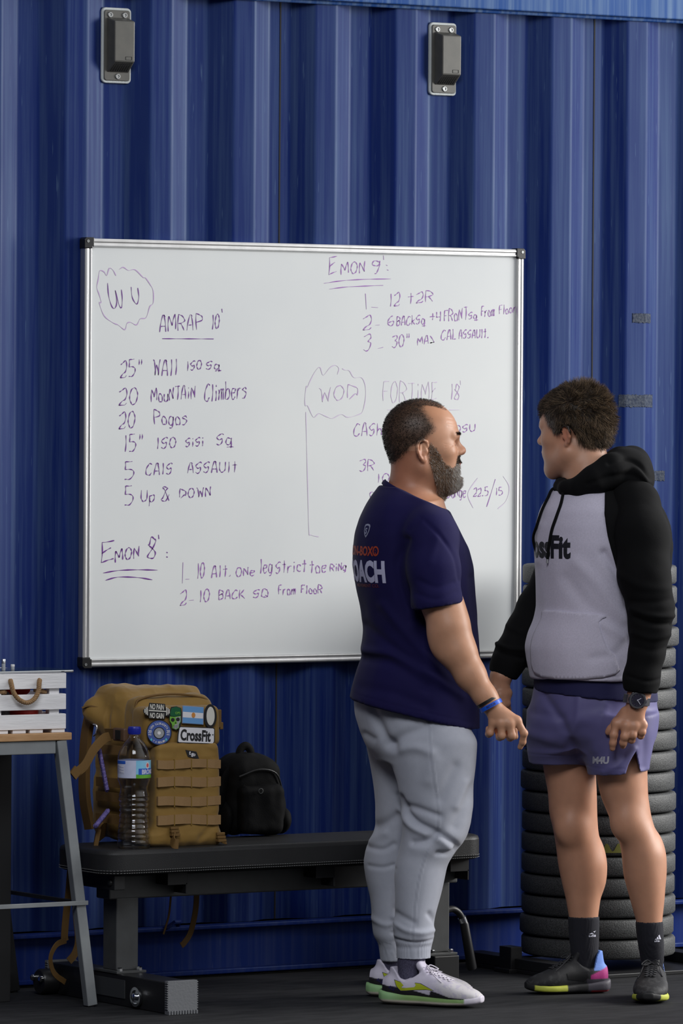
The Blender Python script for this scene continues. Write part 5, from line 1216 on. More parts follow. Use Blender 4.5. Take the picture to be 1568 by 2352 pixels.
# ---- T-shirt
M_navy = pm('navy_cotton', (0.0065, 0.0045, 0.046), .85, bump=(700, .25, .0008), sheen=.03, spec=.25, var=(10, (0.008, 0.006, 0.058), .3))
torso = Fd(); torso.loft(A.st([(1118, 872, 996, 0, .095), (1135, 858, 1008, 0, .135), (1160, 842, 1028, 0, .172), (1190, 826, 1042, 0, .190), (1225, 815, 1060, 0, .200), (1260, 811, 1077, 0, .204), (1300, 810, 1086, 0, .205), (1350, 818, 1091, 0, .200), (1400, 828, 1095, 0, .192), (1450, 835, 1100, 0, .188), (1480, 832, 1103, 0, .186), (1492, 829, 1104, 0, .187), (1504, 834, 1105, 0, .186), (1540, 821, 1107, 0, .190), (1580, 809, 1105, 0, .194), (1610, 802, 1105, 0, .198), (1680, 800, 1103, 0, .200), (1700, 800, 1103, 0, .200)]), .02, e=2.15)
fs = Fd(); h0, h1 = np.array(A.p(797, 1601, 0)), np.array(A.p(1094, 1673, 0)); t_ = h1-h0
addsub(fs, torso, .02, ((t_[2], 0, -t_[0]), h0))
sl = Fd(); sl.chain(A.ch((972, 1185, -.115, .066), (988, 1235, -.185, .076), (997, 1310, -.222, .0705), (1003, 1385, -.238, .0660), (1006, 1440, -.24, .066)), .02)
a0, a1 = np.array(A.p(950, 1399, -.24)), np.array(A.p(1056, 1383, -.24)); t_ = a1-a0; addsub(fs, sl, .022, ((t_[2], 0, -t_[0]), a0))
sl = Fd(); sl.chain(A.ch((930, 1185, .115, .066), (935, 1235, .185, .074), (945, 1310, .21, .068), (955, 1385, .222, .064), (958, 1440, .22, .064)), .02)
a0 = np.array(A.p(955, 1392, .22)); addsub(fs, sl, .022, ((0, 0, -1), a0))
nk = Fd(); nk.loft(A.st([(1040, 905, 1000, 0, .064), (1090, 890, 1003, 0, .07), (1128, 884, 1003, 0, .078), (1175, 905, 995, 0, .07)]), .01)
c0, c1 = np.array(A.p(881, 1106, 0)), np.array(A.p(1006, 1161, 0)); t_ = c1-c0
fs.half((-t_[2], 0, t_[0]), float(np.dot(np.array((-t_[2], 0, t_[0]))/np.linalg.norm(t_), c0)), 'i')
fs.half((0, 0, 1), 9)
Vs, Qs = fs.mesh(.0040); Vs = smooth_v(Vs, Qs, 2); ns = vnormals(Vs, Qs)
Vs = Vs+ns*(fbm(Vs*np.array([1, 1, .6]), 7, 11, 3)*.0045)[:, None]
Vs = creases(A, Vs, Qs, [([(930, 1240), (912, 1300), (925, 1370), (945, 1420)], -.012, .014), ([(975, 1195), (1005, 1225), (1040, 1275), (1052, 1330)], -.0035, .006), ([(940, 1215), (965, 1190)], -.003, .008), ([(955, 1420), (1000, 1470), (1060, 1530)], .006, .016), ([(880, 1390), (930, 1450), (1010, 1540), (1060, 1580)], .006, .014), ([(840, 1440), (880, 1470), (960, 1530)], -.005, .013),
    ([(838, 1498), (900, 1503), (980, 1545), (1060, 1600)], .007, .012), ([(838, 1515), (900, 1525), (980, 1575)], -.006, .014), ([(1085, 1330), (1092, 1420), (1090, 1500)], -.004, .012), ([(960, 1330), (1000, 1345), (1040, 1335)], -.0025, .008), ([(955, 1360), (1000, 1372), (1046, 1356)], -.0025, .008), ([(830, 1580), (900, 1590), (980, 1620)], -.004, .015), ([(1000, 1235), (985, 1285)], .003, .012),
    ([(948, 1391), (1056, 1375)], -.0010, .0022), ([(800, 1592), (1094, 1663)], -.0008, .0022)])
ts = npobj('t_shirt', Vs, Qs, M_navy, pA); bvA = bvh_of(Vs, Qs)
ring = []
ctr = (c0+c1)/2; ax_ = t_/2
for i in range(40):
    a = 2*math.pi*i/40; ring.append(ctr+ax_*math.cos(a)*1.0+np.array([0, .088*math.sin(a), 0])+np.array((0, 0, -.010*abs(math.sin(a)))))
mb = MB(); mb.tube(ring+[ring[0]], 1, 8, cap=False, flat=(.0065, .0030) if False else (.0085, .0032), up=(0, 0, 1)); obj('collar', mb, M_navy, ts, smooth=60)
tA = math.radians(46); Rr = (math.sin(tA), -math.cos(tA), 0); bk = lambda px, py: np.array(A.p(px, py, -.178))
M_orange = pm('orange_print', (0.36, 0.045, 0.012), .6); M_whp = pm('white_print', (0.50, 0.49, 0.66), .6); M_redp = pm('dark_red_print', (0.12, 0.012, 0.02), .6); M_gryp = pm('grey_print', (0.30, 0.31, 0.42), .6)
Uu = (0, 0, 1)
def back_text(txt, px, py, h, wid, mat, bold, shear=0.):
    """px,py: the end of the text at its right-hand edge and baseline"""
    V_, F2 = text_mesh(txt, 1, bold, shear=shear); xs_ = [v[0] for v in V_]; ys_ = [v[1] for v in V_]
    V_ = [((v[0]-max(xs_))*wid/(max(xs_)-min(xs_)), (v[1]-min(ys_))*h/(max(ys_)-min(ys_))) for v in V_]
    return decal('back_print', (V_, F2), bvA, bk(px, py), Rr, Uu, mat, ts, maxe=.006)
back_text('LION-BOX®', 869, 1278, .028, .165, M_orange, .035); back_text('COACH', 890, 1340, .062, .195, M_whp, .05); back_text('MOVEMENT CO.', 862, 1350, .009, .115, M_redp, .02)
sh = [(-.014, .012), (-.011, .017), (0, .019), (.011, .017), (.014, .012), (.013, .0), (.008, -.011), (0, -.019), (-.008, -.011), (-.013, 0)]
vf = poly_mesh(sh); inn_ = poly_mesh([(x*.74, y*.74) for x, y in sh])
decal('shield_print', vf, bvA, np.array(A.p(843, 1219, -.125)), Rr, Uu, M_gryp, ts, maxe=.006); decal('shield_print', inn_, bvA, np.array(A.p(843, 1219, -.125)), Rr, Uu, M_navy, ts, off=.0012, maxe=.006)
V_, F2 = text_mesh('S', .022, .03); decal('shield_print', ([(x-.0065, y-.008) for x, y in V_], F2), bvA, np.array(A.p(843, 1219, -.125)), Rr, Uu, M_gryp, ts, off=.0015, maxe=.006)
# ---- joggers
M_jog = pm('pale_grey_fleece', (0.42, 0.435, 0.50), .9, bump=(500, .25, .001), sheen=.2, var=(60, (0.385, 0.40, 0.465), .3))
fj = Fd()
fj.loft(A.st([(1560, 840, 1070, 0, .155), (1600, 815, 1070, 0, .165), (1640, 819, 1074, 0, .170), (1680, 832, 1084, 0, .174), (1715, 846, 1094, 0, .172), (1745, 870, 1080, 0, .150)]), .03)
near = [(1640, 868, 1066, -.075, .105), (1670, 878, 1078, -.08, .11), (1700, 886, 1094, -.085, .112), (1750, 897, 1092, -.09, .107), (1800, 912, 1089, -.09, .102), (1850, 920, 1089, -.09, .098), (1890, 922, 1083, -.09, .093), (1920, 922, 1074, -.092, .088), (1945, 918, 1057, -.094, .083), (1962, 914, 1040, -.095, .079), (1985, 908, 1027, -.097, .076), (2020, 905, 1020, -.10, .073), (2060, 906, 1011, -.103, .069), (2100, 907, 1001, -.106, .065), (2130, 904, 997, -.108, .063), (2150, 902, 999, -.110, .064), (2158, 903, 1000, -.110, .063), (2164, 907, 995, -.110, .054), (2185, 908, 992, -.112, .051), (2203, 907, 992, -.112, .051)]
far = [(1660, 828, 1010, .08, .105), (1700, 842, 1015, .085, .105), (1750, 852, 1015, .09, .102), (1800, 858, 1008, .09, .098), (1850, 863, 998, .09, .094), (1895, 864, 985, .09, .088), (1920, 858, 975, .09, .084), (1945, 844, 962, .09, .080), (1980, 837, 945, .09, .076), (2020, 842, 935, .09, .072), (2060, 850, 930, .09, .068), (2110, 853, 926, .09, .063), (2145, 857, 924, .09, .062), (2156, 860, 922, .09, .060), (2163, 869, 920, .09, .052), (2207, 874, 922, .09, .050)]
fj.loft(A.st(near), .018); fj.loft(A.st(far), .014)
Vj, Qj = fj.mesh(.0042); Vj = smooth_v(Vj, Qj, 2); nj = vnormals(Vj, Qj)
px_, py_ = A.px(Vj); Vj = Vj+nj*(fbm(Vj*np.array([1, 1, .7]), 6, 21, 3)*.006+np.where((py_ > 2165), .0006*np.sin(np.arctan2(nj[:, 1], nj[:, 0])*70), 0))[:, None]
Vj = creases(A, Vj, Qj, [
    ([(845, 1605), (868, 1660), (884, 1697), (905, 1720)], -.013, .014), ([(890, 1715), (925, 1690), (975, 1670)], -.008, .014), ([(905, 1725), (950, 1715), (990, 1725)], .007, .014),
    ([(918, 1835), (935, 1868), (962, 1892), (1003, 1910)], -.011, .010), ([(930, 1850), (965, 1858), (1008, 1872)], -.007, .009), ([(920, 1870), (945, 1898), (975, 1912)], .008, .010), ([(950, 1935), (980, 1930), (1006, 1915), (1040, 1935), (1055, 1952)], -.009, .009), ([(955, 1948), (980, 1952)], .005, .018), ([(1008, 1925), (1030, 1945)], .005, .012), ([(1005, 1958), (1030, 1960), (1045, 1955)], -.008, .007),
    ([(1085, 1810), (1065, 1850), (1045, 1895)], -.007, .020), ([(1045, 1760), (1025, 1800), (1010, 1830)], -.006, .016), ([(1070, 1800), (1050, 1850)], .006, .014), ([(995, 1745), (985, 1790)], .006, .02),
    ([(905, 2120), (930, 2135), (965, 2142), (1000, 2138)], .007, .008), ([(912, 2100), (950, 2118)], -.005, .008), ([(985, 2100), (1000, 2120)], -.006, .008), ([(902, 2157), (950, 2164), (1000, 2160)], -.005, .004), ([(908, 2178), (992, 2174)], -.002, .006),
    ([(838, 1690), (858, 1700)], -.004, .009), ([(865, 1912), (895, 1895), (915, 1880)], -.008, .012), ([(845, 1958), (880, 1962), (905, 1950)], -.006, .008), ([(850, 1945), (885, 1925)], .006, .012), ([(848, 2002), (880, 2004), (905, 1998)], -.004, .006), ([(853, 2125), (885, 2138), (905, 2134)], .005, .008),
    ([(985, 1655), (990, 1720), (998, 1790), (1006, 1850), (1007, 1905), (1000, 1930), (983, 1955), (970, 1990), (960, 2035), (953, 2090), (950, 2155)], .0022, .0022), ([(983, 1655), (987, 1720), (995, 1790), (1003, 1850), (1004, 1905), (997, 1930), (980, 1955), (967, 1990), (957, 2035), (950, 2090), (947, 2155)], -.0025, .0022),
    ([(975, 1640), (985, 1654), (993, 1645)], -.006, .005)])
jg = npobj('joggers', Vj, Qj, M_jog, pA)
# ---- socks and shoes
M_sockA = pm('dark_grey_sock', (0.035, 0.03, 0.06), .9, bump=(600, .4, .001), var=(300, (0.09, 0.085, 0.14), .2))
for rows in ([(2190, 914, 986, -.112, .044), (2210, 912, 972, -.118, .034), (2225, 913, 962, -.122, .028), (2262, 915, 962, -.125, .027)], [(2190, 880, 918, .09, .043), (2210, 878, 930, .088, .034), (2225, 879, 926, .085, .028), (2262, 881, 926, .083, .027)]):
    f_ = Fd(); f_.loft(A.st(rows), .01); V_, Q_ = f_.mesh(.004); npobj('sock', V_, Q_, M_sockA, pA)
M_shw = pm('white_shoe_mesh', (0.62, 0.58, 0.68), .7, attr='tint', bump=(350, .3, .001)); M_sole = pm('shoe_sole', (.4, .5, .3), .6, attr='tint', bump=(200, .2, .001)); M_lacew = pm('white_laces', (0.68, 0.64, 0.72), .8)
def upA(V, s_):
    x, y, z = V[:, 0]/s_, V[:, 1], V[:, 2]; c = np.tile((0.60, 0.56, 0.67), (len(V), 1)); n_ = fbm(V, 90, 5)
    c = mixa(c, (0.56, 0.54, 0.52), ss(x, .15, .20)*.7); c = mixa(c, (0.40, 0.36, 0.50), ss(n_, .15, .4)*ss(x, .13, .19)*.5)
    zl = np.interp(x, [-.01, .03, .08, .105, .15, .155, .18, .21, .245, .30], [.056, .050, .047, .041, .030, .043, .036, .026, .024, .022]); c = mixa(c, (.014, .012, .016), ss(zl-z, -.0008, .0012)*(x < .248))
    c = mixa(c, (.10, .07, .17), np.exp(-((x-.008)**2+(z-.085)**2)/.010**2)*.6); return c
def soA(V, s_):
    x, y, z = V[:, 0]/s_, V[:, 1], V[:, 2]; c = np.tile((0.20, 0.33, 0.11), (len(V), 1)); c = mixa(c, (0.27, 0.47, 0.22), ss(.09-x, 0, .06)); top_ = np.interp(x, [0, .05, .12, .2, .25], [.040, .036, .029, .0245, .024])
    c = mixa(c, (0.55, 0.50, 0.42), ss(.013-z, -.001, .002)); c = mixa(c, (0.62, 0.58, 0.66), ss(x, .248, .252)); c = mixa(c, (.015, .013, .018), ss(z-top_+.003, 0, .001)*(x < .248)); return c
stA = dict(h=(.100, .118), upper=upA, sole=soA)
M_yel2 = pm('yellow_green_print', (0.42, 0.48, 0.02), .5); M_navl = pm('navy_outline', (0.02, 0.015, 0.10), .5)
for (hpx, hv_, ang) in ((875, -.092, -22), (843, .100, -14)):
    loc = A.p(hpx, 2290, hv_)
    rt, bv, bs, s_ = make_shoe('shoe', pA, (loc[0], loc[1], .002), math.radians(ang), .300, .104, stA, (M_shw, M_sole, M_lacew))
    lg = [(.050, .066), (.070, .0615), (.078, .054), (.072, .049), (.076, .046), (.108, .050), (.112, .056), (.108, .061), (.124, .060), (.162, .044), (.142, .045), (.112, .043), (.086, .040), (.070, .039), (.058, .050)]
    cx_, cz_ = np.mean(lg, 0); big = [(cx_+(x-cx_)*1.05, cz_+(z-cz_)*1.12) for x, z in lg]
    for s2 in (-1, 1):
        foot_decal('side_logo_outline', [(x*s_, z) for x, z in big], bv, s_, M_navl, rt, s2, .0006); foot_decal('side_logo', [(x*s_, z) for x, z in lg], bv, s_, M_yel2, rt, s2, .0010)
    V_, F2 = text_mesh('ACE', .013, .02, shear=.2); decal('lettering', ([(x*.8+.012, y+.054) for x, y in V_], F2), bv, (0, 0, 0), (1, 0, -.45), (.45, 0, 1), M_navl, rt, .0008, .2, .006)
    decal('tongue_badge', poly_mesh(rrect(.018, .009, .004)), bv, (.115*s_, 0, .112), (0, -1, 0), (-.5, 0, 1), M_yel2, rt, .001, .1, .006)
# ---- wristbands
ax0, ax1 = np.array(A.p(1112, 1598, -.265)), np.array(A.p(1130, 1622, -.268)); ta = (ax1-ax0)/np.linalg.norm(ax1-ax0)
M_blu = pm('blue_silicone', (0.012, 0.10, 0.62), .35)
def band(name, c, r0, r1, wdt, th, mat, tilt):
    n_ = np.array(ta)+np.array(tilt); n_ /= np.linalg.norm(n_); e1 = np.cross(n_, [0, 1, 0]); e1 /= np.linalg.norm(e1); e2 = np.cross(n_, e1)
    mb = MB(); rings = []
    for i in range(48):
        a = 2*math.pi*i/48; d = e1*math.cos(a)*r0+e2*math.sin(a)*r1; u = d/np.linalg.norm(d); rings.append([c+d+n_*wdt/2, c+d+u*th+n_*wdt/2, c+d+u*th-n_*wdt/2, c+d-n_*wdt/2])
    mb.loft(rings+[rings[0]], cap=False); o_ = obj(name, mb, mat, pA, bevel=.0006); return o_, n_, e1, e2
cb = np.array(A.p(1127, 1621, -.268)); ob_, n_, e1, e2 = band('wristband', cb, .0310, .0325, .0115, .002, M_blu, (-.10, 0, -.12))
V_, F2 = text_mesh('BUSTER', .0085, .02); wl_ = max(v[0] for v in V_)
mb = MB()
def wrap(a, b, q):
    th = math.atan2(float((np.array([0, -1, 0])@e2)), float(np.array([0, -1, 0])@e1)); sgn = 1
    A_ = th+(a-wl_/2)/.034*sgn; d = e1*math.cos(A_)*(.0332+q)+e2*math.sin(A_)*(.0347+q); return tuple(cb+d-n_*(b-.003))
flat_decal('lettering', ([(v[0], v[1]) for v in V_], F2), wrap, M_navl, ob_, .0002)
band('wristband', np.array(A.p(1119.5, 1611.5, -.267)), .0300, .0315, .008, .002, M_black, (-.08, 0, -.10))
# ------------------------------------------------------------------ person in grey and black hoodie and blue shorts
BB_ = (.300, -1.000, 0.0); B = Fig(BB_)
pB = thing('person', 'dark-haired person in grey and black hoodie and blue shorts looking over at the whiteboard', 'person', BB_, -YAW)
hB = math.radians(30); SCB = .93; cB = np.array(B.p(1328, 1002, 0.02)); fwdH = np.array([-math.cos(hB), math.sin(hB), 0]); pB_ = math.radians(8); fwdB = fwdH*math.cos(pB_)-np.array([0, 0, math.sin(pB_)]); upB = fwdH*math.sin(pB_)+np.array([0, 0, math.cos(pB_)]); lftB = np.array([-math.sin(hB), -math.cos(hB), 0]); RB = np.stack([fwdB, lftB, upB], 1)
HB = lambda x, y, z: cB+(fwdB*x+lftB*y+upB*z)*SCB
fb = Fd(); head_prims(fb, HB, RB, SCB)
fb.cone(HB(.02, .058, -.055), HB(.09, .02, -.098), .016, .014, .03); fb.ell(HB(.100, 0, -.094), (.016, .021, .016), .015, 'u', RB)
fb.loft(B.st([(1020, 1300, 1388, .02, .058), (1050, 1298, 1396, .01, .062), (1075, 1298, 1398, 0, .064), (1100, 1296, 1408, 0, .070), (1130, 1290, 1430, 0, .085), (1160, 1270, 1460, 0, .10)]), .03)
fb.loft(B.st([(1140, 1275, 1500, 0, .12), (1200, 1250, 1515, 0, .15), (1350, 1255, 1500, 0, .15), (1560, 1250, 1490, 0, .14), (1680, 1260, 1480, 0, .13)]), .04)
legR = [(1660, 1250, 1350, .05, .075), (1752, 1245, 1366, .055, .078), (1820, 1258, 1370, .058, .075), (1870, 1261, 1371, .06, .070), (1905, 1270, 1373, .06, .066), (1940, 1276, 1379, .062, .064), (1985, 1281, 1388, .066, .064), (2025, 1289, 1387, .068, .058), (2060, 1298, 1379, .068, .050), (2105, 1306, 1373, .066, .042), (2150, 1310, 1371, .064, .036), (2185, 1316, 1368, .062, .030), (2215, 1322, 1360, .060, .022), (2262, 1326, 1356, .058, .017)]
legL = [(1660, 1350, 1490, -.06, .085), (1778, 1368, 1486, -.065, .080), (1830, 1379, 1488, -.068, .074), (1880, 1400, 1496, -.072, .068), (1920, 1419, 1510, -.075, .064), (1960, 1427, 1523, -.076, .064), (2010, 1431, 1528, -.076, .062), (2050, 1442, 1527, -.078, .055), (2090, 1453, 1523, -.080, .048), (2117, 1461, 1520, -.082, .043), (2160, 1467, 1520, -.082, .036), (2200, 1476, 1519, -.075, .029), (2228, 1481, 1514, -.070, .022), (2276, 1485, 1510, -.067, .017)]
fb.loft(B.st(legR), .02); fb.loft(B.st(legL), .02)
fb.ell(B.p(1432, 1895, -.120), (.034, .026, .038), .04); fb.ell(B.p(1306, 1905, .005), (.034, .024, .036), .04)
fb.ell(B.p(1500, 1975, -.055), (.030, .045, .07), .03); fb.ell(B.p(1368, 1990, .09), (.026, .045, .07), .03)
fb.chain(B.ch((1462, 1160, -.12, .058), (1472, 1250, -.19, .058), (1484, 1380, -.212, .048), (1488, 1430, -.218, .044), (1482, 1500, -.222, .038), (1470, 1580, -.226, .0290), (1464, 1608, -.227, .0270), (1460, 1630, -.228, .0255)), .02)
w = B.c(1459, 1628, -.228, .0265)
mc = B.ch((1416, 1662, -.232, .0120), (1438, 1667, -.240, .0125), (1458, 1668, -.240, .0120), (1476, 1665, -.234, .0110))
hand(fb, B, w, mc, [
    B.ch((1415, 1662, -.232, .0118), (1409, 1688, -.236, .0106), (1407, 1707, -.234, .0094), (1406, 1719, -.230, .0080)),
    B.ch((1437, 1667, -.240, .0122), (1434, 1692, -.246, .0110), (1431, 1706, -.238, .0100), (1430, 1713, -.230, .0086)),
    B.ch((1458, 1668, -.240, .0118), (1453, 1688, -.246, .0108), (1450, 1699, -.234, .0098), (1448, 1700, -.222, .0086)),
    B.ch((1476, 1665, -.234, .0108), (1474, 1681, -.238, .0100), (1471, 1690, -.228, .0090), (1468, 1690, -.216, .0080))],
    B.ch((1436, 1636, -.222, .0160), (1416, 1660, -.205, .0135), (1402, 1676, -.198, .0110), (1396, 1682, -.196, .0085)), -.23)
fb.chain(B.ch((1312, 1170, .12, .052), (1296, 1260, .16, .052), (1246, 1390, .15, .044), (1208, 1450, .13, .042), (1168, 1515, .09, .034), (1150, 1555, .07, .027), (1146, 1566, .07, .026)), .02)
w2 = B.c(1148, 1560, .07, .026); mc2 = B.ch((1137, 1592, .055, .0115), (1148, 1596, .048, .012), (1158, 1596, .052, .0115), (1166, 1592, .060, .0105))
hand(fb, B, w2, mc2, [B.ch((x, y, v, r), (x-2, y+24, v-.012, r*.9), (x+2, y+38, v+.002, r*.78)) for x, y, v, r in ((1137, 1592, .055, .0112), (1148, 1596, .048, .0116), (1158, 1596, .052, .0112), (1166, 1592, .06, .0104))], B.ch((1140, 1566, .06, .014), (1130, 1588, .05, .0125), (1128, 1606, .045, .010)), .07)
us = [p for p in fb.p if p[3] == 'u']; lo = np.min([p[1] for p in us], 0)-.008; hi = np.max([p[2] for p in us], 0)+.008
zB = axis_z(lo[2], hi[2], [(B.p(0, 1120, 0)[2], 9), (B.p(0, 1735, 0)[2], B.p(0, 1540, 0)[2])])
V, Qd = fb.mesh(.0024, axes=[np.arange(lo[0], hi[0], .0025, dtype=np.float32), np.arange(lo[1], hi[1], .0026, dtype=np.float32), zB]); V = smooth_v(V, Qd, 1, .4)
hx = (V-cB)@fwdB/SCB; hy = (V-cB)@lftB/SCB; hz = (V-cB)@upB/SCB; inh = hz > -.14; nz = fbm(V, 50, 4, 3)*.5
col = np.tile((0.50, 0.265, 0.17), (len(V), 1))
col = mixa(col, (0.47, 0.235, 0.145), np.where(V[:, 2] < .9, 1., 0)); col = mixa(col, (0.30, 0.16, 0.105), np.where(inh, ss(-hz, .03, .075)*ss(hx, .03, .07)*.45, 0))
E_ = np.where(inh & (np.abs(hy) > .070), np.exp(-((hx+.003)**2+(hz-.002)**2)/.03**2), 0); col = mixa(col, (0.50, 0.16, 0.09), E_*.6)
def hairB(hx, hy, hz):
    line = np.interp(hz, [-.06, -.045, -.03, -.012, .0, .014, .026, .045, .075, .10, .15], [-.085, -.070, -.045, -.030, -.024, .036, .040, .052, .066, .074, .07])
    line = np.where((np.abs(hy) < .052) & (hz > .07), .106-np.abs(hy)*.3, line); return line-hx
hm = hairB(hx, hy, hz); earz = np.exp(-((hx+.004)**2/.020**2+(hz-.002)**2/.030**2)); hmask = np.where(inh & (hz > -.062), ss(hm+nz*.01, -.002, .008), 0)*(earz < .5)
col = mixa(col, (0.022, 0.015, 0.010), hmask)
lipm = np.where(inh & (hx > .104) & (np.abs(hy) < .024), np.exp(-((hz+.0385)/.0075)**2), 0); col = mixa(col, (0.40, 0.15, 0.12), lipm*.7)
browm = np.where(inh & (hx > .08) & (np.abs(hy) > .010) & (np.abs(hy) < .052), np.exp(-((hz-.049)/.0045)**2), 0); col = mixa(col, (0.05, 0.035, 0.026), browm*.85)
eyem = np.where(inh & (hx > .085) & (np.abs(np.abs(hy)-.032) < .014), np.exp(-((hz-.017)/.0022)**2), 0); col = mixa(col, (0.03, 0.02, 0.018), eyem*.95); cheek = np.where(inh & (np.abs(hy) > .02), np.exp(-((hx-.098+(hz+.02)*.25)/.006)**2)*ss(-hz, .0, .02)*ss(hz+.07, 0, .02), 0); col = mixa(col, (0.36, 0.17, 0.11), cheek*.5)  # cheek: shade of the face fold painted into the skin colour
nn = vnormals(V, Qd)
npobj('body', V, Qd, M_skin, pB, np.clip(col*(1+.10*nz[:, None]), 0, 1))
# hair: a full wavy cap with strands on it
g = np.random.default_rng(12)
hf = Fd(); head_prims(hf, HB, RB, SCB); hf.p = [p for p in hf.p if p[3] == 'u'][:3]
back = lambda P: np.clip(1-np.maximum((P-cB.astype(np.float32))@fwdB.astype(np.float32)+.0, -.12)/.09, 0, 2)
base_ev = hf.ev
def cap(P):
    d = base_ev(P); q = (P-cB.astype(np.float32)); q = q/np.float32(SCB); X = q@fwdB.astype(np.float32); Y = q@lftB.astype(np.float32); Zz = q@upB.astype(np.float32)
    t = .0055+.0100*np.clip((.06-X)/.13, 0, 1)+.004*np.clip((Zz-.06)/.08, 0, 1)
    sh = P.shape[:-1]; m = hairB(X.ravel(), Y.ravel(), Zz.ravel()).reshape(sh).astype(np.float32)
    ez = ((X+.006)/.025)**2+((Zz-.000)/.036)**2
    return np.maximum(np.maximum(d-t, -m*.7), np.maximum(-(Zz+.060+.0*X), (1-np.sqrt(ez))*.016 if True else 0)*1.0)
cf_ = Fd(); cf_.raw(cap, cB-.14, cB+np.array([.14, .14, .18])); Vc, Qc = cf_.mesh(.0032); Vc = smooth_v(Vc, Qc, 1); nc = vnormals(Vc, Qc)
lb_ = (Vc-cB)@fwdB; wv = ss(.06-lb_, 0, .12)
Vc = Vc+nc*((vnoise(Vc*np.array([1, 1, .75]), 85, 3)*.0042+vnoise(Vc, 180, 5)*.0014)*wv+vnoise(Vc*np.array([1, 1, .3]), 200, 6)*.0007)[:, None]
grey = lambda P: ss((P-cB)@fwdB, .012, .050)*ss(.085-(P-cB)@upB, 0, .04)*ss((P-cB)@lftB, .02, .05)
cc_ = mixa(np.tile((.028, .019, .013), (len(Vc), 1)), (.10, .09, .085), grey(Vc)*.7)
npobj('hair_base', Vc, Qc, M_hair, pB, cc_)
ok = ((Vc-cB)@nc.T[:, :1]*0+1).ravel() if False else ss((nc*((Vc-cB)/np.linalg.norm(Vc-cB, axis=1)[:, None])).sum(1), .25, .6)
R_, Nn_, ii = roots_on(Vc, nc, ok, 15000, 21); X = (R_-cB)@fwdB/SCB; Zz = (R_-cB)@upB/SCB; bk_ = ss(.05-X, 0, .11)
flow = np.array([0, 0, -1.])*(.9*ss(.11-Zz, 0, .06))[:, None]+fwdB*(.9*ss(Zz, .07, .12)*ss(X, -.06, .02))[:, None]-fwdB*(.5*bk_)[:, None]
vn3 = np.stack([vnoise(R_, 75, 60+q) for q in range(3)], -1); dr = Nn_*(.22+.18*bk_)[:, None]+flow+g.normal(size=Nn_.shape)*.14+vn3*(.25+.65*bk_)[:, None]
ln = (.012+.012*bk_)*(1-.75*np.exp(-((X+.004)/.032)**2-((Zz-.03)/.028)**2)); br = np.clip(g.uniform(.5, 1.5, len(R_))*(1+.8*vnoise(R_, 110, 77)), .25, 3); hl = (g.uniform(0, 1, len(R_)) < (.30*bk_+.08)*(1+1.2*vnoise(R_, 110, 77)))
bc = np.tile((.055, .037, .024), (len(R_), 1))*br[:, None]; bc = mixa(bc, (.28, .19, .11), np.where(hl, g.uniform(.3, .9, len(R_)), 0)); bc = mixa(bc, (.30, .28, .27), grey(R_)*(g.uniform(0, 1, len(R_)) < .62)*.85)
sv = strands('h', R_, dr, ln, .00055, M_hair, pB, bc, n=5, seed=9, curl=.55); npobj('hair', *sv[:2], M_hair, pB, sv[2])
# ---- hoodie
M_gry = pm('grey_marl_fleece', (0.55, 0.52, 0.63), .92, bump=(420, .3, .001), sheen=.1, var2=(260, (0.42, 0.395, 0.49), .16, .45))
M_blk = pm('black_fleece', (0.0035, 0.0035, 0.004), .92, bump=(420, .3, .001), spec=.2)
ft_ = Fd(); ft_.loft(B.st([(1100, 1300, 1452, 0, .075), (1118, 1280, 1478, 0, .11), (1140, 1260, 1502, 0, .150), (1170, 1240, 1522, 0, .178), (1205, 1229, 1536, 0, .190), (1250, 1226, 1541, 0, .196), (1300, 1226, 1537, 0, .196), (1350, 1229, 1531, 0, .194), (1395, 1231, 1524, 0, .192), (1425, 1225, 1519, 0, .192), (1455, 1212, 1516, 0, .194), (1485, 1205, 1515, 0, .196), (1520, 1210, 1513, 0, .195), (1545, 1216, 1510, 0, .192), (1590, 1222, 1506, 0, .188)]), .02, e=2.15)
fh = Fd(); h0, h1 = np.array(B.p(1214, 1556, -.15)), np.array(B.p(1448, 1556, -.15)); addsub(fh, ft_, .01, ((0, 0, -1), h0+np.array([0, 0, -.008])))
nkB = Fd(); fh.cone(B.p(1352, 1030, 0), B.p(1352, 1125, -.0), .058, .066, .01, 's')
Vh, Qh = fh.mesh(.0040); Vh = smooth_v(Vh, Qh, 2); nh = vnormals(Vh, Qh); Vh = Vh+nh*(fbm(Vh*np.array([1, 1, .6]), 7, 31, 3)*.004)[:, None]
Vh = creases(B, Vh, Qh, [([(1385, 1270), (1420, 1330), (1440, 1390)], -.010, .012), ([(1320, 1290), (1370, 1340), (1430, 1420)], .004, .018), ([(1300, 1330), (1360, 1400), (1440, 1450)], -.004, .02), ([(1380, 1430), (1430, 1460)], .005, .014), ([(1360, 1510), (1410, 1500), (1445, 1470)], -.004, .014), ([(1440, 1380), (1452, 1400), (1450, 1430), (1452, 1470), (1446, 1530)], .005, .005), ([(1215, 1560), (1260, 1569), (1340, 1560), (1445, 1550)], -.0012, .0025), ([(1240, 1210), (1235, 1290)], .004, .014)])
pxx, pyy = B.px(Vh); seam = np.interp(pyy, [1100, 1180, 1230, 1260, 1300, 1340, 1380, 1420], [1390, 1386, 1393, 1400, 1413, 1426, 1440, 1460]); seam2 = np.interp(pyy, [1120, 1150, 1180, 1230], [1272, 1250, 1218, 1190])
blk = ((pxx > seam+9) & (Vh[:, 1] < -.045) & (pyy < 1415)) | ((pxx < seam2) & (Vh[:, 1] > -.02)) | (pyy < 1116) | ((pyy < 1145) & (Vh[:, 1] > .04))
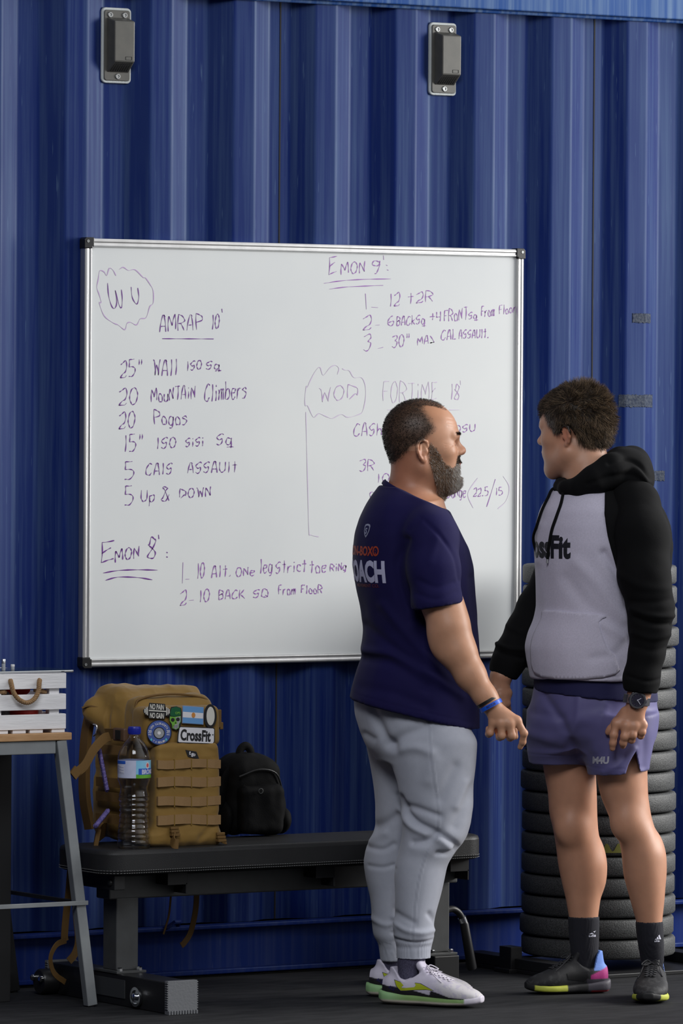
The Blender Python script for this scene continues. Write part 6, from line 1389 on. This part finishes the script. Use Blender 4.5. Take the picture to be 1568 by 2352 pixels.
hoodie = npobj('hoodie', Vh, Qh, (M_gry, M_blk), pB, mi=(blk[Qh].sum(1) >= 2).astype(np.int32)); bvB = bvh_of(Vh, Qh)
def cloth(name, build, mat, seed, amp=.004, cell=.004, cre=(), par=None, sc=8):
    f_ = Fd(); build(f_); V_, Q_ = f_.mesh(cell); V_ = smooth_v(V_, Q_, 2); n_ = vnormals(V_, Q_); V_ = V_+n_*(fbm(V_, sc, seed, 3)*amp)[:, None]
    if cre: V_ = creases(B, V_, Q_, cre)
    return npobj(name, V_, Q_, mat, par or pB), V_, Q_
sy = [1095, 1140, 1180, 1230, 1260, 1300, 1340, 1380, 1420]; sq = [B.p(x, y, -.16) for x, y in zip([1392, 1388, 1386, 1393, 1400, 1413, 1426, 1440, 1460], sy)]
s_w = np.array([q[2] for q in sq][::-1], np.float32); s_u = np.array([q[0] for q in sq][::-1], np.float32)
def ragl(f_):
    f0 = ft_.p[0][0]; lo, hi = ft_.p[0][1], ft_.p[0][2]
    f_.raw(lambda P: np.maximum.reduce([f0(P)-.0075, np.interp(P[..., 2], s_w, s_u).astype(np.float32)-P[..., 0], P[..., 1]+.05, float(s_w[0])-P[..., 2]]), lo-.01, hi+.01, 'u', .001)
    f_.cone(B.p(1352, 1030, 0), B.p(1352, 1125, -.0), .062, .070, .01, 's')
cloth('raglan_shoulder', ragl, M_blk, 45, .002, .0034)
def slL(f_):
    f_.chain(B.ch((1428, 1128, -.06, .050), (1458, 1160, -.115, .068), (1471, 1230, -.175, .0765), (1477, 1320, -.205, .0715), (1493, 1395, -.214, .0630), (1492, 1440, -.219, .0560), (1486, 1500, -.224, .0480), (1477, 1550, -.226, .0445), (1474, 1562, -.226, .0450), (1472, 1592, -.227, .0430)), .02)
    a0, a1 = np.array(B.p(1430, 1583, -.22)), np.array(B.p(1510, 1594, -.22)); t_ = a1-a0; n_ = np.array((t_[2], 0, -t_[0]))/np.linalg.norm(t_)
    f_.half(n_, float(n_@a0))
cloth('sleeve', slL, M_blk, 41, cre=[([(1446, 1395), (1490, 1410), (1545, 1412)], .007, .008), ([(1450, 1415), (1490, 1428), (1538, 1432)], -.008, .007), ([(1445, 1380), (1490, 1380), (1538, 1375)], -.006, .010), ([(1420, 1320), (1470, 1345), (1530, 1350)], .004, .012), ([(1450, 1450), (1490, 1462), (1530, 1455)], .005, .009), ([(1448, 1480), (1490, 1490), (1526, 1485)], -.004, .009), ([(1436, 1548), (1480, 1560), (1516, 1556)], -.004, .005)])
def slR(f_):
    f_.chain(B.ch((1322, 1128, .05, .046), (1310, 1165, .11, .060), (1296, 1240, .160, .066), (1276, 1330, .17, .061), (1236, 1400, .155, .057), (1206, 1450, .13, .053), (1176, 1500, .10, .048), (1160, 1530, .085, .042), (1150, 1556, .075, .037)), .02)
    a0, a1 = np.array(B.p(1118, 1541, .07)), np.array(B.p(1178, 1560, .07)); t_ = a1-a0; n_ = np.array((t_[2], 0, -t_[0]))/np.linalg.norm(t_); f_.half(n_, float(n_@a0))
cloth('sleeve', slR, M_blk, 43, cre=[([(1130, 1478), (1165, 1495), (1210, 1500)], .009, .007), ([(1135, 1498), (1170, 1512), (1205, 1520)], -.006, .006), ([(1160, 1440), (1200, 1460)], .004, .008)])
def hd_(f_):
    f_.chain(B.ch((1302, 1122, -.085, .020), (1330, 1118, -.115, .026), (1365, 1100, -.120, .036), (1402, 1084, -.100, .044), (1432, 1072, -.05, .046), (1446, 1064, .02, .044), (1425, 1060, .085, .040), (1375, 1078, .12, .034), (1322, 1100, .10, .026), (1297, 1112, .04, .020), (1290, 1118, -.03, .018), (1302, 1122, -.085, .020)), .025)
    f_.ell(B.p(1466, 1098, .0), (.046, .135, .068), .04); f_.ell(B.p(1440, 1066, .01), (.050, .10, .034), .03)
    f_.cone(B.p(1396, 1055, .0), B.p(1380, 1085, 0), .036, .050, .012, 's'); f_.cone(B.p(1360, 1030, 0), B.p(1345, 1120, 0), .052, .060, .012, 's')
cloth('hood', hd_, M_blk, 47, .005, cre=[([(1398, 1064), (1440, 1056), (1470, 1070), (1492, 1100)], -.006, .006), ([(1410, 1085), (1450, 1075), (1490, 1105)], .005, .008), ([(1350, 1112), (1400, 1095), (1450, 1092), (1495, 1120)], -.005, .008)])
# pocket, drawstrings, print
ph = [(1232, 1404), (1345, 1412), (1344, 1428), (1349, 1460), (1357, 1490), (1366, 1512), (1364, 1549), (1300, 1560), (1212, 1552), (1204, 1500), (1208, 1460), (1222, 1425)]
pn = np.array((-.62, -.785, 0)); pr_ = np.array((.785, -.62, 0)); po_ = np.array(B.p(1290, 1480, -.19))
p2 = [((np.array(B.p(px, py, -.19))-po_)[0]/.785, (np.array(B.p(px, py, -.19))-po_)[2]) for px, py in ph]
pk = decal('kangaroo_pocket', poly_mesh([tuple(q) for q in cr(p2, 3, True)]), bvB, po_, pr_, (0, 0, 1), M_gry, hoodie, off=.004, maxe=.012)
so_ = pk.modifiers.new('cloth', 'SOLIDIFY'); so_.thickness = .008; so_.offset = 1
def on_surf(px, py, lift): 
    q = Vector(B.p(px, py, -.5)); h = bvB.ray_cast(q, Vector((0, 1, 0))); return (h[0]+h[1]*lift) if h[0] else None
for pts in ([(1310, 1136), (1303, 1165), (1292, 1195), (1282, 1225), (1276, 1260), (1273, 1292)], [(1294, 1118), (1288, 1132), (1276, 1152), (1262, 1180), (1250, 1215), (1243, 1250), (1239, 1290)]):
    P3 = [on_surf(px, py, .006) or Vector(B.p(px, py, -.06 if py < 1150 else -.03)) for px, py in pts]
    mb = MB(); mb.tube(cr(P3, 6), .0042, 8); ds = obj('drawstring', mb, M_blk, hoodie, smooth=60)
    mb = MB(); e0 = P3[-1]; mb.tube([e0, e0+Vector((-.001, -.001, -.012))], .003, 8); obj('drawstring_tip', mb, M_rivet, ds)
M_blkp = pm('black_print', (0.010, 0.010, 0.016), .6)
V_, F2 = text_mesh('CrossFit', 1, .045); xs_ = [v[0] for v in V_]; ys_ = [v[1] for v in V_]; wt = .235; ht = .066
V_ = [((v[0]-max(xs_))*wt/(max(xs_)-min(xs_)), (v[1]-min(ys_))*ht/(max(ys_)-min(ys_))) for v in V_]
tB = math.radians(42); oP = on_surf(1321, 1292, 0)
decal('chest_print', (V_, F2), bvB, oP, (math.cos(tB), -math.sin(tB), 0), (0, 0, 1), M_blkp, hoodie, maxe=.006)
# ---- T-shirt hem and shorts
def tee(f_):
    G_ = Fd(); G_.loft(B.st([(1530, 1226, 1506, 0, .178), (1590, 1226, 1511, 0, .182), (1640, 1225, 1512, 0, .184)]), .02)
    a0, a1 = np.array(B.p(1226, 1590, -.1)), np.array(B.p(1512, 1616, -.1)); t_ = a1-a0; addsub(f_, G_, .01, ((t_[2], 0, -t_[0]), a0))
cloth('t_shirt_hem', tee, pm('navy_tee', (0.009, 0.009, 0.055), .85, bump=(600, .25, .0008)), 51, .003)
M_shorts = pm('slate_blue_shorts', (0.085, 0.078, 0.20), .6, bump=(260, .12, .001), sheen=.1, var=(14, (0.10, 0.09, 0.23), .3))
wedge = [np.array(B.p(*q, -.15)) for q in ((1426, 1800), (1457, 1722), (1476, 1800))]
def shorts(f_):
    f_.loft(B.st([(1560, 1232, 1500, 0, .165), (1600, 1222, 1507, 0, .175), (1650, 1217, 1504, 0, .178), (1690, 1217, 1500, 0, .155), (1720, 1235, 1480, 0, .11)]), .02)
    G_ = Fd(); G_.loft(B.st([(1640, 1220, 1370, .045, .135), (1700, 1214, 1362, .05, .128), (1740, 1213, 1350, .055, .118), (1790, 1212, 1346, .06, .104)]), .02)
    addsub(f_, G_, .06, ((-.02, 0, -1), np.array(B.p(1280, 1753, .06))))
    G_ = Fd(); G_.loft(B.st([(1640, 1310, 1507, -.06, .125), (1690, 1322, 1501, -.068, .122), (1730, 1335, 1494, -.07, .118), (1770, 1347, 1489, -.07, .115), (1820, 1356, 1486, -.07, .112)]), .02)
    def wf(P):
        d = np.full(P.shape[:-1], -9., np.float32); c = np.mean(wedge, 0)
        for i in range(3):
            a, b = wedge[i], wedge[(i+1) % 3]; n_ = np.array((b[2]-a[2], 0, a[0]-b[0])); n_ /= np.linalg.norm(n_)
            if n_@(c-a) > 0: n_ = -n_
            d = np.maximum(d, (P-a.astype(np.float32))@n_.astype(np.float32))
        return np.maximum(d, P[..., 1]+.06)
    G_.raw(wf, np.min(wedge, 0)-.2, np.max(wedge, 0)+.2, 's', .002)
    G_.loft(B.st([(1700, 1360, 1480, -.068, .098), (1830, 1372, 1478, -.068, .094)]), .004, 's')
    f0, f1 = np.array(B.p(1345, 1783, -.1)), np.array(B.p(1490, 1769, -.1)); t_ = f1-f0; addsub(f_, G_, .03, ((t_[2], 0, -t_[0]), f0))
so, Vo, Qo = cloth('shorts', shorts, M_shorts, 53, .005, .0036, [([(1250, 1600), (1290, 1660), (1330, 1740)], -.007, .012), ([(1330, 1600), (1325, 1650), (1310, 1690)], .005, .012), ([(1390, 1620), (1370, 1680), (1365, 1720)], .004, .014), ([(1455, 1720), (1420, 1755), (1385, 1772)], .005, .010), ([(1340, 1760), (1390, 1766), (1432, 1764)], -.0010, .002), ([(1216, 1738), (1330, 1740)], -.0010, .002), ([(1225, 1640), (1290, 1650)], -.004, .014), ([(1220, 1690), (1290, 1710)], .004, .014), ([(1470, 1640), (1480, 1700), (1478, 1760)], -.004, .012)])
bvS = bvh_of(Vo, Qo); M_silp = pm('silver_print', (0.42, 0.41, 0.47), .5)
V_, F2 = text_mesh('M4U', 1, .05, shear=.12); xs_ = [v[0] for v in V_]; ys_ = [v[1] for v in V_]; V_ = [((v[0]-min(xs_))*.049/(max(xs_)-min(xs_)), (v[1]-min(ys_))*.021/(max(ys_)-min(ys_))) for v in V_]
decal('leg_print', (V_, F2), bvS, B.p(1358, 1757, -.19), (.97, -.1, .05), (-.05, 0, 1), M_silp, so, maxe=.005)
# ---- socks
M_sockB = pm('black_sock', (0.010, 0.010, 0.016), .9, bump=(500, .4, .001)); M_whk = pm('white_knit', (0.62, 0.62, 0.72), .7)
for rows, (ex, ey), wd in (([(2104, 1304, 1376, .066, .045), (2125, 1305, 1376, .065, .044), (2150, 1306, 1375, .064, .041), (2185, 1310, 1374, .062, .036), (2215, 1315, 1367, .060, .028), (2265, 1320, 1362, .058, .022)], (1338, 2148), .030), ([(2116, 1459, 1522, -.082, .045), (2140, 1461, 1523, -.083, .043), (2165, 1464, 1524, -.082, .041), (2200, 1470, 1525, -.075, .035), (2228, 1475, 1520, -.070, .027), (2280, 1479, 1516, -.067, .022)], (1509, 2160), .024)):
    f_ = Fd(); f_.loft(B.st(rows), .01); V_, Q_ = f_.mesh(.0036); V_ = smooth_v(V_, Q_, 1); n_ = vnormals(V_, Q_); V_ += n_*(.0006*np.sin(np.arctan2(n_[:, 1], n_[:, 0])*60))[:, None]
    sk_ = npobj('sock', V_, Q_, M_sockB, pB); bv_ = bvh_of(V_, Q_); s_ = wd
    bars = [poly_mesh([(x*s_, y*s_) for x, y in q]) for q in ([(.02, .02), (.30, .02), (.22, .16)], [(.36, .02), (.62, .02), (.44, .36), (.27, .25)], [(.68, .02), (.95, .02), (.66, .58), (.50, .46)])]
    t_v, t_f = text_mesh('adidas', .30*s_, .02); bars.append(([(x, y-.24*s_) for x, y in t_v], t_f))
    decal('ankle_logo', merge2d(bars), bv_, np.array(B.p(ex, ey, -.14 if ex > 1400 else 0)), (.80, -.55 if ex < 1400 else .35, 0), (0, 0, 1), M_whk, sk_, maxe=.004)
# ---- shoes
M_shk = pm('black_shoe_mesh', (0.016, 0.016, 0.018), .7, attr='tint', bump=(350, .35, .001)); M_lacek = pm('black_laces', (0.03, 0.03, 0.034), .8)
def upB(V, s_):
    x, y, z = V[:, 0]/s_, V[:, 1], V[:, 2]; c = np.tile((0.014, 0.014, 0.016), (len(V), 1)); c = mixa(c, (.030, .030, .032), ss(fbm(V, 120, 5), .1, .5)*ss(x, .15, .2))
    hb = ss(.074-x-(z-.03)*.28, -.001, .002)*ss(z, .062, .064); c = mixa(c, (.13, .24, .62), hb); mg = ss(.078-x-(z-.03)*.1, -.001, .002)*ss(.0665-z+(.03-x)*.35, -.001, .002); c = mixa(c, (.36, .02, .17), mg)
    c = mixa(c, (.05, .045, .06), ss(.040-z, -.001, .002)*ss(.09-x, 0, .004)); return c
def soB(V, s_):
    x, y, z = V[:, 0]/s_, V[:, 1], V[:, 2]; c = np.tile((0.012, 0.012, 0.013), (len(V), 1)); c = mixa(c, (.44, .47, .06), ss(x, .155, .158)*ss(.268-x, 0, .003)*ss(z, .006, .008)); c = mixa(c, (.055, .05, .065), ss(.085-x, 0, .004)); c = mixa(c, (.40, .02, .03), ss(.008-z, 0, .002)*ss(.075-x, 0, .006)); return c
stB = dict(h=(.116, .122), upper=upB, sole=soB); M_lime = pm('lime_badge', (0.50, 0.58, 0.03), .5)
for hpx, vv_, ang, hv_ in ((1398, .075, 180+14, 0), (1502, .010, -97, 1)):
    g0 = B.p(hpx, 2280, vv_); L_ = .245 if not hv_ else .272
    rt, bv, bs, s_ = make_shoe('shoe', pB, (g0[0], vv_, .002), math.radians(ang), L_, .098 if not hv_ else .104, stB, (M_shk, M_sole, M_lacek))
    if hv_:
        for s2 in (-1, 1):
            for i in range(3):
                x0 = .148+i*.022; foot_decal('side_stripe', [(x0*s_, .028), ((x0+.013)*s_, .028), ((x0-.010)*s_, .056-.004*i), ((x0-.023)*s_, .058-.004*i)], bv, s_, M_whk, rt, s2)
    else: foot_decal('side_panel', [(.085*s_, .045), (.10*s_, .034), (.155*s_, .040), (.160*s_, .058), (.12*s_, .062), (.088*s_, .060)], bv, s_, M_black, rt, 1, .0012)
    s2_ = .020; bars = merge2d([poly_mesh([(x*s2_-s2_/2, y*s2_) for x, y in q]) for q in ([(.02, .02), (.30, .02), (.22, .16)], [(.36, .02), (.62, .02), (.44, .36), (.27, .25)], [(.68, .02), (.95, .02), (.66, .58), (.50, .46)])])
    decal('tongue_badge', bars, bv, (.122*s_, 0, .106), (0, 1, 0), (-.57, 0, .82), M_lime, rt, .001, .08, .006)
# ---- wrist watch
M_wcase = pm('watch_resin', (0.02, 0.021, 0.03), .30); M_wdial = pm('watch_dial', (0.03, 0.028, 0.045), .2); M_wmet = pm('watch_gunmetal', (0.20, 0.20, 0.22), .28, metal=.8)
wr_ = bpy.data.objects.new('wristwatch', None); COL.objects.link(wr_); wr_.parent = pB
wc = np.array(B.p(1462, 1608, -.227)); ta = np.array(B.p(1459, 1630, -.228))-np.array(B.p(1466, 1590, -.226)); ta /= np.linalg.norm(ta)
tx = np.cross(ta, (0, -1, 0)); tx /= np.linalg.norm(tx); tn = np.cross(tx, ta)
if tn[1] > 0: tn = -tn; tx = -tx
wr_.matrix_local = Matrix(((tx[0], -ta[0], tn[0], wc[0]), (tx[1], -ta[1], tn[1], wc[1]), (tx[2], -ta[2], tn[2], wc[2]), (0, 0, 0, 1)))
mb = MB(); rings = []
for i in range(40):
    a = 2*math.pi*i/40; r0 = np.array((.0335*math.cos(a), 0, .0290*math.sin(a))); u = r0/np.linalg.norm(r0); h = .0105+.003*max(0, math.sin(a)); rings.append([r0+[0, h, 0], r0+u*.0035+[0, h-.001, 0], r0+u*.0035-[0, h-.001, 0], r0-[0, h, 0]])
mb.loft(rings+[rings[0]], cap=False)
for i in range(4, 9):
    a = math.radians(-8+i*0+(i-4)*9); mb.box((.0355*math.cos(a)-.002, -.012, .031*math.sin(a)-.0015), (.0355*math.cos(a)+.002, .012, .031*math.sin(a)+.0015))
obj('strap', mb, M_wmet, wr_, bevel=.0006)
mb = MB(); n8 = [(.0245*math.cos(2*math.pi*i/32)*(1+.05*math.cos(8*math.pi*i/16)), .0245*math.sin(2*math.pi*i/32)*(1+.05*math.cos(8*math.pi*i/16))) for i in range(32)]
mb.prism(n8, lambda a, b, q: (a, b, q), .024, .0375); obj('case', mb, M_wcase, wr_, bevel=.0015)
mb = MB(); mb.lathe([(.0165, .0375), (.0235, .0375), (.0225, .0405), (.0180, .0405)], 40, cap=False); obj('bezel', mb, M_wmet, wr_, smooth=30)
mb = MB(); mb.lathe([(.0178, .0374), (.0178, .0386)], 36); di = obj('dial', mb, M_wdial, wr_)
for i in range(12):
    a = math.pi*i/6; mb = MB(); mb.box((-.0006, .0135, .0386), (.0006, .0165, .0391)); q_ = obj('hour_mark', mb, M_wmet, wr_); q_.rotation_euler = (0, 0, a)
for a, ln_ in ((.9, .011), (2.4, .014)):
    mb = MB(); mb.box((-.0007, -.002, .0389), (.0007, ln_, .0394)); q_ = obj('hand', mb, M_whk, wr_); q_.rotation_euler = (0, 0, a)
for x, y in ((.006, -.004), (-.005, -.006)):
    mb = MB(); mb.lathe([(.0045, .0386), (.0045, .0390)], 18, (x, y, 0)); obj('subdial', mb, M_wcase, wr_)
